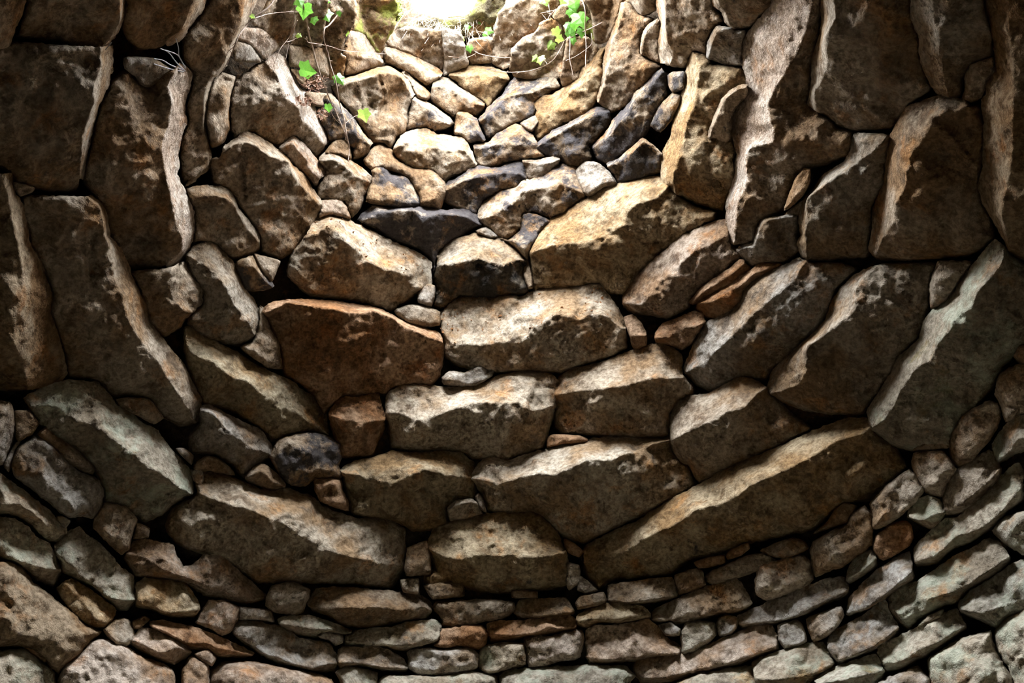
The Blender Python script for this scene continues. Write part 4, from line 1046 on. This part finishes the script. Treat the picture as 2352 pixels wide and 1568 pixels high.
def catmull(pts, n=5):
    pts = np.asarray(pts, float)
    P = np.vstack([2 * pts[0] - pts[1], pts, 2 * pts[-1] - pts[-2]])
    out = []
    for i in range(1, len(P) - 2):
        for k in range(n):
            t = k / n
            out.append(0.5 * (2 * P[i] + (P[i + 1] - P[i - 1]) * t + (2 * P[i - 1] - 5 * P[i] + 4 * P[i + 1] - P[i + 2]) * t * t
                              + (3 * P[i] - P[i - 1] - 3 * P[i + 1] + P[i + 2]) * t ** 3))
    out.append(P[-2])
    return np.array(out)

def tube(V, F, pts, r0, r1, sides=5):
    n = len(pts)
    base = len(V)
    for i, p in enumerate(pts):
        d = pts[min(i + 1, n - 1)] - pts[max(i - 1, 0)]
        d = d / (np.linalg.norm(d) + 1e-9)
        u = np.cross(d, (0.3, 0.2, 0.93)); u /= np.linalg.norm(u) + 1e-9
        v = np.cross(d, u)
        r = r0 + (r1 - r0) * i / max(1, n - 1)
        r *= 1 + 0.18 * math.sin(i * 2.3)
        for k in range(sides):
            a = 2 * math.pi * k / sides
            V.append(tuple(p + r * (math.cos(a) * u + math.sin(a) * v)))
    for i in range(n - 1):
        for k in range(sides):
            a, b = base + i * sides + k, base + i * sides + (k + 1) % sides
            F.append((a, b, b + sides, a + sides))
    F.append(tuple(base + k for k in range(sides))[::-1])
    F.append(tuple(base + (n - 1) * sides + k for k in range(sides)))

LOBES = [(0.0, 0.0), (0.18, -0.13), (0.43, -0.07), (0.42, 0.20), (0.58, 0.42), (0.34, 0.55), (0.17, 0.76), (0.0, 1.0)]
def leaf_mesh(mat):
    """Five-lobed ivy leaf folded along its midrib, 1 unit long."""
    right = LOBES[1:-1]
    V = [(0, 0, 0), (0, 0.35, 0.05), (0, 0.7, 0.02), (0, 1.0, -0.12)]
    for sx in (1, -1):
        for x, y in right:
            V.append((sx * x, y, -0.22 * abs(x) - 0.10 * y * y))
    V = np.array(V)
    F = []
    for s in (0, 1):
        o = 4 + s * 6
        tri = [(0, o, o + 1), (0, o + 1, 1), (1, o + 1, o + 2), (1, o + 2, o + 3), (1, o + 3, o + 4), (1, o + 4, 2), (2, o + 4, o + 5), (2, o + 5, 3)]
        F += tri if s == 0 else [t[::-1] for t in tri]
    me = bpy.data.meshes.new('ivy_leaf')
    me.from_pydata(V.tolist(), [], F)
    me.materials.append(mat)
    return me
LEAF = {'g': leaf_mesh(MAT_LEAF), 'y': leaf_mesh(MAT_LEAF_PALE)}
lr = random.Random(5)

def vine(label, strands, leaves, off=0.12, group='ivy strands hanging from the rim of the smoke hole', name='ivy_vine', tile=(500, 3.92)):
    """strands: list of (radius in m, [(x, y), ...] in tile units); leaves: (x, y, width, kind, turn)."""
    ox, s = tile
    conv = lambda x, y: (ox + x / s, y / s)
    first = strands[0][1][0]
    root = bpy.data.objects.new(name, None)
    COL.objects.link(root)
    root.empty_display_size = 0.05
    root.location = at(*conv(*first), off)
    tag(root, label, 'ivy', group)
    for q, (r, pts) in enumerate(strands):
        W = np.array([at(*conv(x, y), off + 0.02 * math.sin(i * 1.7 + q)) for i, (x, y) in enumerate(pts)])
        C = catmull(W, 5)
        V, F = [], []
        tube(V, F, C, r, r * 0.55)
        # leaf scars and short side twigs
        for i in range(3, len(C) - 2, 5):
            d = np.array([lr.uniform(-1, 1), lr.uniform(-1, 1), lr.uniform(-0.6, 0.6)])
            d /= np.linalg.norm(d)
            e = C[i] + d * lr.uniform(0.010, 0.022)
            tube(V, F, np.array([C[i], (C[i] + e) / 2 + (0, 0, 0.002), e]), r * 0.5, r * 0.25, 4)
        link('stem', V, F, MAT_STEM, root, [True] * len(F))
    for (x, y, w, kind, turn) in leaves:
        p = at(*conv(x, y), off + 0.02)
        size = w / s * np.linalg.norm(p - np.array([0, 0, EYE])) / FPX / 1.0
        o = bpy.data.objects.new('leaf', LEAF[kind])
        COL.objects.link(o)
        o.parent = root
        # the blade faces roughly back into the room, its tip pointing `turn` degrees round from down
        a = math.radians(turn)
        tip = -math.cos(a) * U2 + math.sin(a) * R2
        nz = -_F + 0.5 * np.array([lr.uniform(-1, 1), lr.uniform(-1, 1), lr.uniform(-1, 1)])
        nz /= np.linalg.norm(nz)
        tip = tip - nz * (tip @ nz)
        tip /= np.linalg.norm(tip)
        xs = np.cross(tip, nz)
        R = Matrix((xs, tip, nz)).transposed().to_4x4()
        base = p - tip * size * 0.5
        o.matrix_local = Matrix.Translation(Vector(base) - root.location) @ R @ Matrix.Scale(size, 4)
    return root

vine('long dark ivy stem with bright green leaves hanging down the left of the hole',
     [(0.0034, [(745, -40), (790, 130), (820, 300), (860, 450), (900, 600), (940, 720), (1000, 870), (1070, 1020), (1130, 1160), (1170, 1260), (1185, 1350), (1175, 1450)]),
      (0.0016, [(800, 330), (815, 380), (900, 395), (1020, 420), (1130, 455), (1300, 470), (1510, 485)]),
      (0.0012, [(1010, 990), (1050, 1060), (1120, 1130)])],
     [(775, 110, 130, 'g', -10), (740, 30, 90, 'g', 30), (815, 640, 150, 'g', 80), (865, 190, 75, 'g', 10), (995, 980, 70, 'g', 0)])
vine('pale twisted ivy stem crossing in front of the left stones',
     [(0.0032, [(1180, -40), (1120, 80), (1060, 160), (1000, 230), (960, 260), (955, 350), (990, 470), (1020, 600), (1060, 720), (1085, 860), (1105, 960), (1140, 1070), (1160, 1200), (1190, 1340)]),
      (0.0012, [(1150, 1110), (1200, 1070), (1250, 1040), (1300, 1035)]),
      (0.0012, [(1030, 10), (1090, 130), (1140, 240), (1190, 310), (1210, 400), (1250, 470), (1265, 530)])],
     [(975, 140, 130, 'g', 25), (1105, 720, 100, 'g', 40), (1325, 1050, 110, 'y', 15), (1200, 45, 55, 'g', 0), (980, 5, 75, 'g', 70), (1095, 130, 45, 'g', 20), (1160, 305, 45, 'y', 0)],
     off=0.16)
vine('thin bare twigs hanging beside the white crusted stone',
     [(0.0014, [(700, -40), (690, 130), (670, 250), (640, 340), (570, 430), (530, 520), (500, 600)]),
      (0.0013, [(720, 180), (680, 260), (650, 350), (630, 450), (610, 545)]),
      (0.0015, [(330, 165), (440, 130), (540, 115), (650, 105), (740, 105), (840, 65)]),
      (0.0013, [(620, 380), (680, 360), (730, 325), (735, 290)])],
     [(735, 320, 50, 'y', 60)], off=0.10, name='ivy_twig')
vine('root strand creeping down the upper left slab',
     [(0.0026, [(540, -40), (440, 80), (330, 150), (260, 230), (190, 320), (150, 420), (110, 520), (40, 650)]),
      (0.0012, [(330, 150), (370, 220)]), (0.0012, [(150, 420), (90, 470), (60, 560)])],
     [(320, 150, 40, 'y', 60)], off=0.17, name='ivy_root')
RT = (900, 3.92)
vine('long pale ivy runner arching under the mossy rim',
     [(0.0024, [(1480, 80), (1410, 160), (1395, 280), (1370, 380), (1330, 430), (1240, 480), (1120, 510), (1000, 520), (880, 505), (780, 480), (700, 430), (640, 400), (600, 340), (570, 260), (590, 200)]),
      (0.0022, [(510, 510), (620, 520), (700, 510), (770, 460), (795, 350), (760, 270)]),
      (0.0014, [(690, 420), (700, 330), (750, 280), (830, 300), (900, 350), (980, 440)])],
     [(1375, 430, 90, 'y', 0), (1420, 420, 85, 'y', -40), (880, 280, 80, 'g', 70), (700, 445, 65, 'g', 10), (640, 350, 50, 'y', 60), (790, 200, 65, 'g', 50), (690, 240, 55, 'g', 100), (850, 310, 50, 'g', 60)],
     off=0.10, tile=RT)
vine('dark ivy runner curving down from the leafy cluster on the right',
     [(0.0024, [(1890, 205), (1780, 260), (1660, 310), (1560, 360), (1530, 420), (1470, 520), (1400, 580), (1330, 610), (1230, 640), (1100, 650), (1000, 645), (890, 625)]),
      (0.0014, [(1400, 580), (1380, 550), (1350, 540)])],
     [(1490, 300, 85, 'y', 30), (1520, 355, 70, 'y', 70), (1630, 380, 60, 'g', 0), (1335, 545, 85, 'y', 10), (1285, 535, 65, 'y', -50), (1620, 320, 100, 'g', 40), (1710, 300, 85, 'g', 0)],
     off=0.14, tile=RT)
vine('leafy ivy cluster hanging at the right edge of the hole',
     [(0.0024, [(1700, -40), (1740, 90), (1740, 250), (1750, 420), (1745, 520), (1745, 615)]),
      (0.0024, [(1560, -30), (1580, 100), (1600, 250), (1605, 400), (1600, 520), (1620, 620), (1637, 705)]),
      (0.0014, [(1570, 545), (1650, 510), (1740, 450), (1800, 390), (1795, 300)])],
     [(1705, 185, 150, 'g', 20), (1560, 40, 130, 'g', -30), (1380, 15, 90, 'g', 20), (1650, 50, 110, 'g', 10), (1580, 240, 85, 'g', -20), (1530, 130, 90, 'g', -40), (1640, 110, 100, 'g', 60), (1600, -5, 110, 'g', 0), (1650, 240, 80, 'g', 10)],
     off=0.18, tile=RT)
vine('dark leafless twig slanting across the upper right stones',
     [(0.0022, [(830, 65), (930, 100), (1060, 135), (1200, 140), (1340, 120), (1500, 85), (1690, 60)])],
     [], off=0.13, name='ivy_twig', tile=RT)

# turf lying over the far rim
TURF = '''P: 3580,240 3680,190 3900,168 4120,172 4250,120 4330,-80 5050,-80 5050,120 4600,190 4300,330 3900,300 3640,330'''
TINT['t'] = (0.75, 0.70, 0.60, 0.2)
_f, _c = parse(TURF.replace('P:', 'P ut:'))
turf = build_stone(900, 'ut', _c)
turf.name = 'turf_edge'
turf.data.materials.clear()
turf.data.materials.append(MAT_TURF)

# dry grass and rootlets fringing the far rim
V, F = [], []
gr = random.Random(11)
for q in range(330):
    x = gr.choice([gr.uniform(925, 1130), gr.uniform(1000, 1160), gr.uniform(1090, 1260)])
    y = 30 + 28 * abs(math.sin(x * 0.017)) + gr.uniform(-16, 14)
    if x > 1150:
        y = gr.uniform(0, 45)
    off = gr.uniform(0.02, 0.13)
    L = gr.uniform(14, 52)
    a = gr.gauss(0, 1.0)
    cx, cy = math.sin(a) * L, math.cos(a) * L * gr.choice([1, 1, 1, -0.5])
    bend = gr.uniform(-14, 14)
    pts = [at(x + cx * u + bend * u * u, y + cy * u - 5 * math.sin(3 * u), off + 0.05 * u * math.sin(q)) for u in (0, 0.35, 0.7, 1.0)]
    tube(V, F, np.array(pts), 0.0011, 0.0005, 3)
for q in range(34):                          # longer curly rootlets
    x, y = gr.uniform(985, 1165), gr.uniform(40, 75)
    off = gr.uniform(0.05, 0.14)
    L, a, c_ = gr.uniform(35, 75), gr.uniform(-0.9, 0.9), gr.uniform(-26, 26)
    pts = [at(x + math.sin(a) * L * u + c_ * math.sin(3.1 * u), y + math.cos(a) * L * u * (1 - 0.25 * u), off + 0.03 * math.sin(5 * u + q)) for u in (0, 0.25, 0.5, 0.75, 1.0)]
    tube(V, F, catmull(np.array(pts), 3), 0.0013, 0.0006, 3)
g = link('dry_grass', V, F, MAT_GRASS)
tag(g, 'tangle of dry straw and rootlets fringing the bright hole', 'dry grass', kind='stuff')

def moss(label, spots, n, size):
    V, F = [], []
    for q in range(n):
        x0, y0, rx, ry = gr.choice(spots)
        a, r = gr.uniform(0, 6.283), math.sqrt(gr.random())
        p = at(x0 + rx * r * math.cos(a), y0 + ry * r * math.sin(a), 0.045 + 0.05 * (1 - r) + gr.uniform(0, 0.02))
        d = np.array([gr.gauss(0, 1), gr.gauss(-0.6, 1), gr.gauss(0.2, 1)])
        d /= np.linalg.norm(d)
        u = np.cross(d, (0.2, 0.5, 0.8)); u /= np.linalg.norm(u)
        L = size * gr.uniform(0.6, 1.4)
        b = len(V)
        V += [tuple(p - u * L * 0.35), tuple(p + u * L * 0.35), tuple(p + d * L), tuple(p + np.cross(d, u) * L * 0.35)]
        F += [(b, b + 1, b + 2), (b + 1, b + 3, b + 2), (b + 3, b, b + 2)]
    o = link('moss', V, F, MAT_MOSSY)
    tag(o, label, 'moss', kind='stuff')
moss('yellow green moss cushion on the stone left of the hole', [(905, 18, 18, 26), (885, 4, 24, 14), (915, 34, 8, 14)], 1500, 0.011)
moss('green moss clinging along the right rim of the hole', [(1165, 22, 22, 16), (1120, 40, 26, 14), (1210, 8, 34, 12), (1095, 32, 18, 12)], 1900, 0.011)

# dead leaves caught between the stones under the ivy
V, F = [], []
for (x0, y0, rx, ry, n) in ((722, 190, 22, 18, 90), (700, 232, 22, 12, 40), (737, 262, 14, 14, 25), (655, 222, 8, 8, 18)):
    for q in range(n):
        a, r = gr.uniform(0, 6.283), math.sqrt(gr.random())
        x, y = x0 + rx * r * math.cos(a), y0 + ry * r * math.sin(a)
        off = gr.uniform(0.07, 0.13)
        if gr.random() < 0.5:
            pts = [at(x, y, off), at(x + gr.uniform(-10, 10), y + gr.uniform(-8, 8), off + 0.02), at(x + gr.uniform(-18, 18), y + gr.uniform(-12, 12), off)]
            tube(V, F, np.array(pts), 0.0012, 0.0006, 3)
        else:
            p = at(x, y, off)
            d = np.array([gr.gauss(0, 1) for _ in range(3)]); d /= np.linalg.norm(d)
            u = np.cross(d, (0.1, 0.9, 0.3)); u /= np.linalg.norm(u)
            w_ = gr.uniform(0.006, 0.013)
            b = len(V)
            V += [tuple(p - d * w_), tuple(p + u * w_ * 0.6), tuple(p + d * w_), tuple(p - u * w_ * 0.6 + np.cross(d, u) * w_ * 0.5)]
            F += [(b, b + 1, b + 2), (b, b + 2, b + 3)]
o = link('leaf_litter', V, F, MAT_LITTER)
tag(o, 'brown tuft of dead leaves and rootlets lodged under the ivy', 'leaf litter', kind='stuff')

# rust-brown crumbs lying on the two broad pale ledges
def crumbs(idx, n, label):
    pts = CRUMB_SPOTS[idx]
    V, F = [], []
    for q in range(n):
        p = pts[gr.randrange(len(pts))] + np.array([0, 0, 0.0])
        c = np.array([0, 0, EYE]) - p
        p = p + c / np.linalg.norm(c) * 0.003
        b = len(V)
        s_ = gr.uniform(0.003, 0.008)
        for k in range(4):
            V.append(tuple(p + np.array([gr.gauss(0, 1), gr.gauss(0, 1), gr.gauss(0, 1)]) * s_ * 0.6))
        F += [(b, b + 1, b + 2), (b, b + 3, b + 1), (b + 1, b + 3, b + 2), (b, b + 2, b + 3)]
    o = link('leaf_crumbs', V, F, MAT_CRUMB)
    tag(o, label, 'debris', kind='stuff')
MAT_CRUMB = plain_mat('rust_crumb', (0.24, 0.10, 0.03), (0.42, 0.20, 0.08), 80, 0.9)
_lines = [l for l in STONES.strip().splitlines() if l.strip() and l.strip()[0] != '#']
crumbs(next(i for i, l in enumerate(_lines) if l.startswith('H w: -265')), 120, 'rust brown crumbs scattered on the broad central stone')
crumbs(next(i for i, l in enumerate(_lines) if l.startswith('E w: 670')), 60, 'rust brown crumbs on the slanting pale stone left of centre')

# cobwebs: slack threads and matted strands over the crusted edge at the left
def cobweb(label, threads, r, off):
    V, F = [], []
    for th in threads:
        W = np.array([at(x / 3.0, y / 3.0, off) for x, y in th])
        C = catmull(W, 4)
        tube(V, F, C, r, r * 0.6, 4)
    o = link('cobweb', V, F, MAT_WEB)
    tag(o, label, 'cobweb', 'cobwebs on the left of the vault')
cobweb('dusty cobweb strands fanning above the white crusted edge', [[(1275, 490), (1215, 430), (1160, 360), (1105, 335)], [(1270, 485), (1180, 450), (1120, 415), (1062, 405)], [(1265, 495), (1170, 475), (1060, 440)], [(1280, 470), (1235, 390), (1230, 330), (1212, 265)], [(1260, 440), (1225, 380), (1140, 345)]], 0.0022, 0.05)
cobweb('fine cobweb threads in the dark joint of the upper left slab', [[(770, 290), (690, 380), (575, 455)], [(765, 300), (720, 350), (695, 415)], [(690, 370), (620, 390), (555, 430)], [(640, 390), (610, 420), (600, 450)]], 0.0012, 0.06)
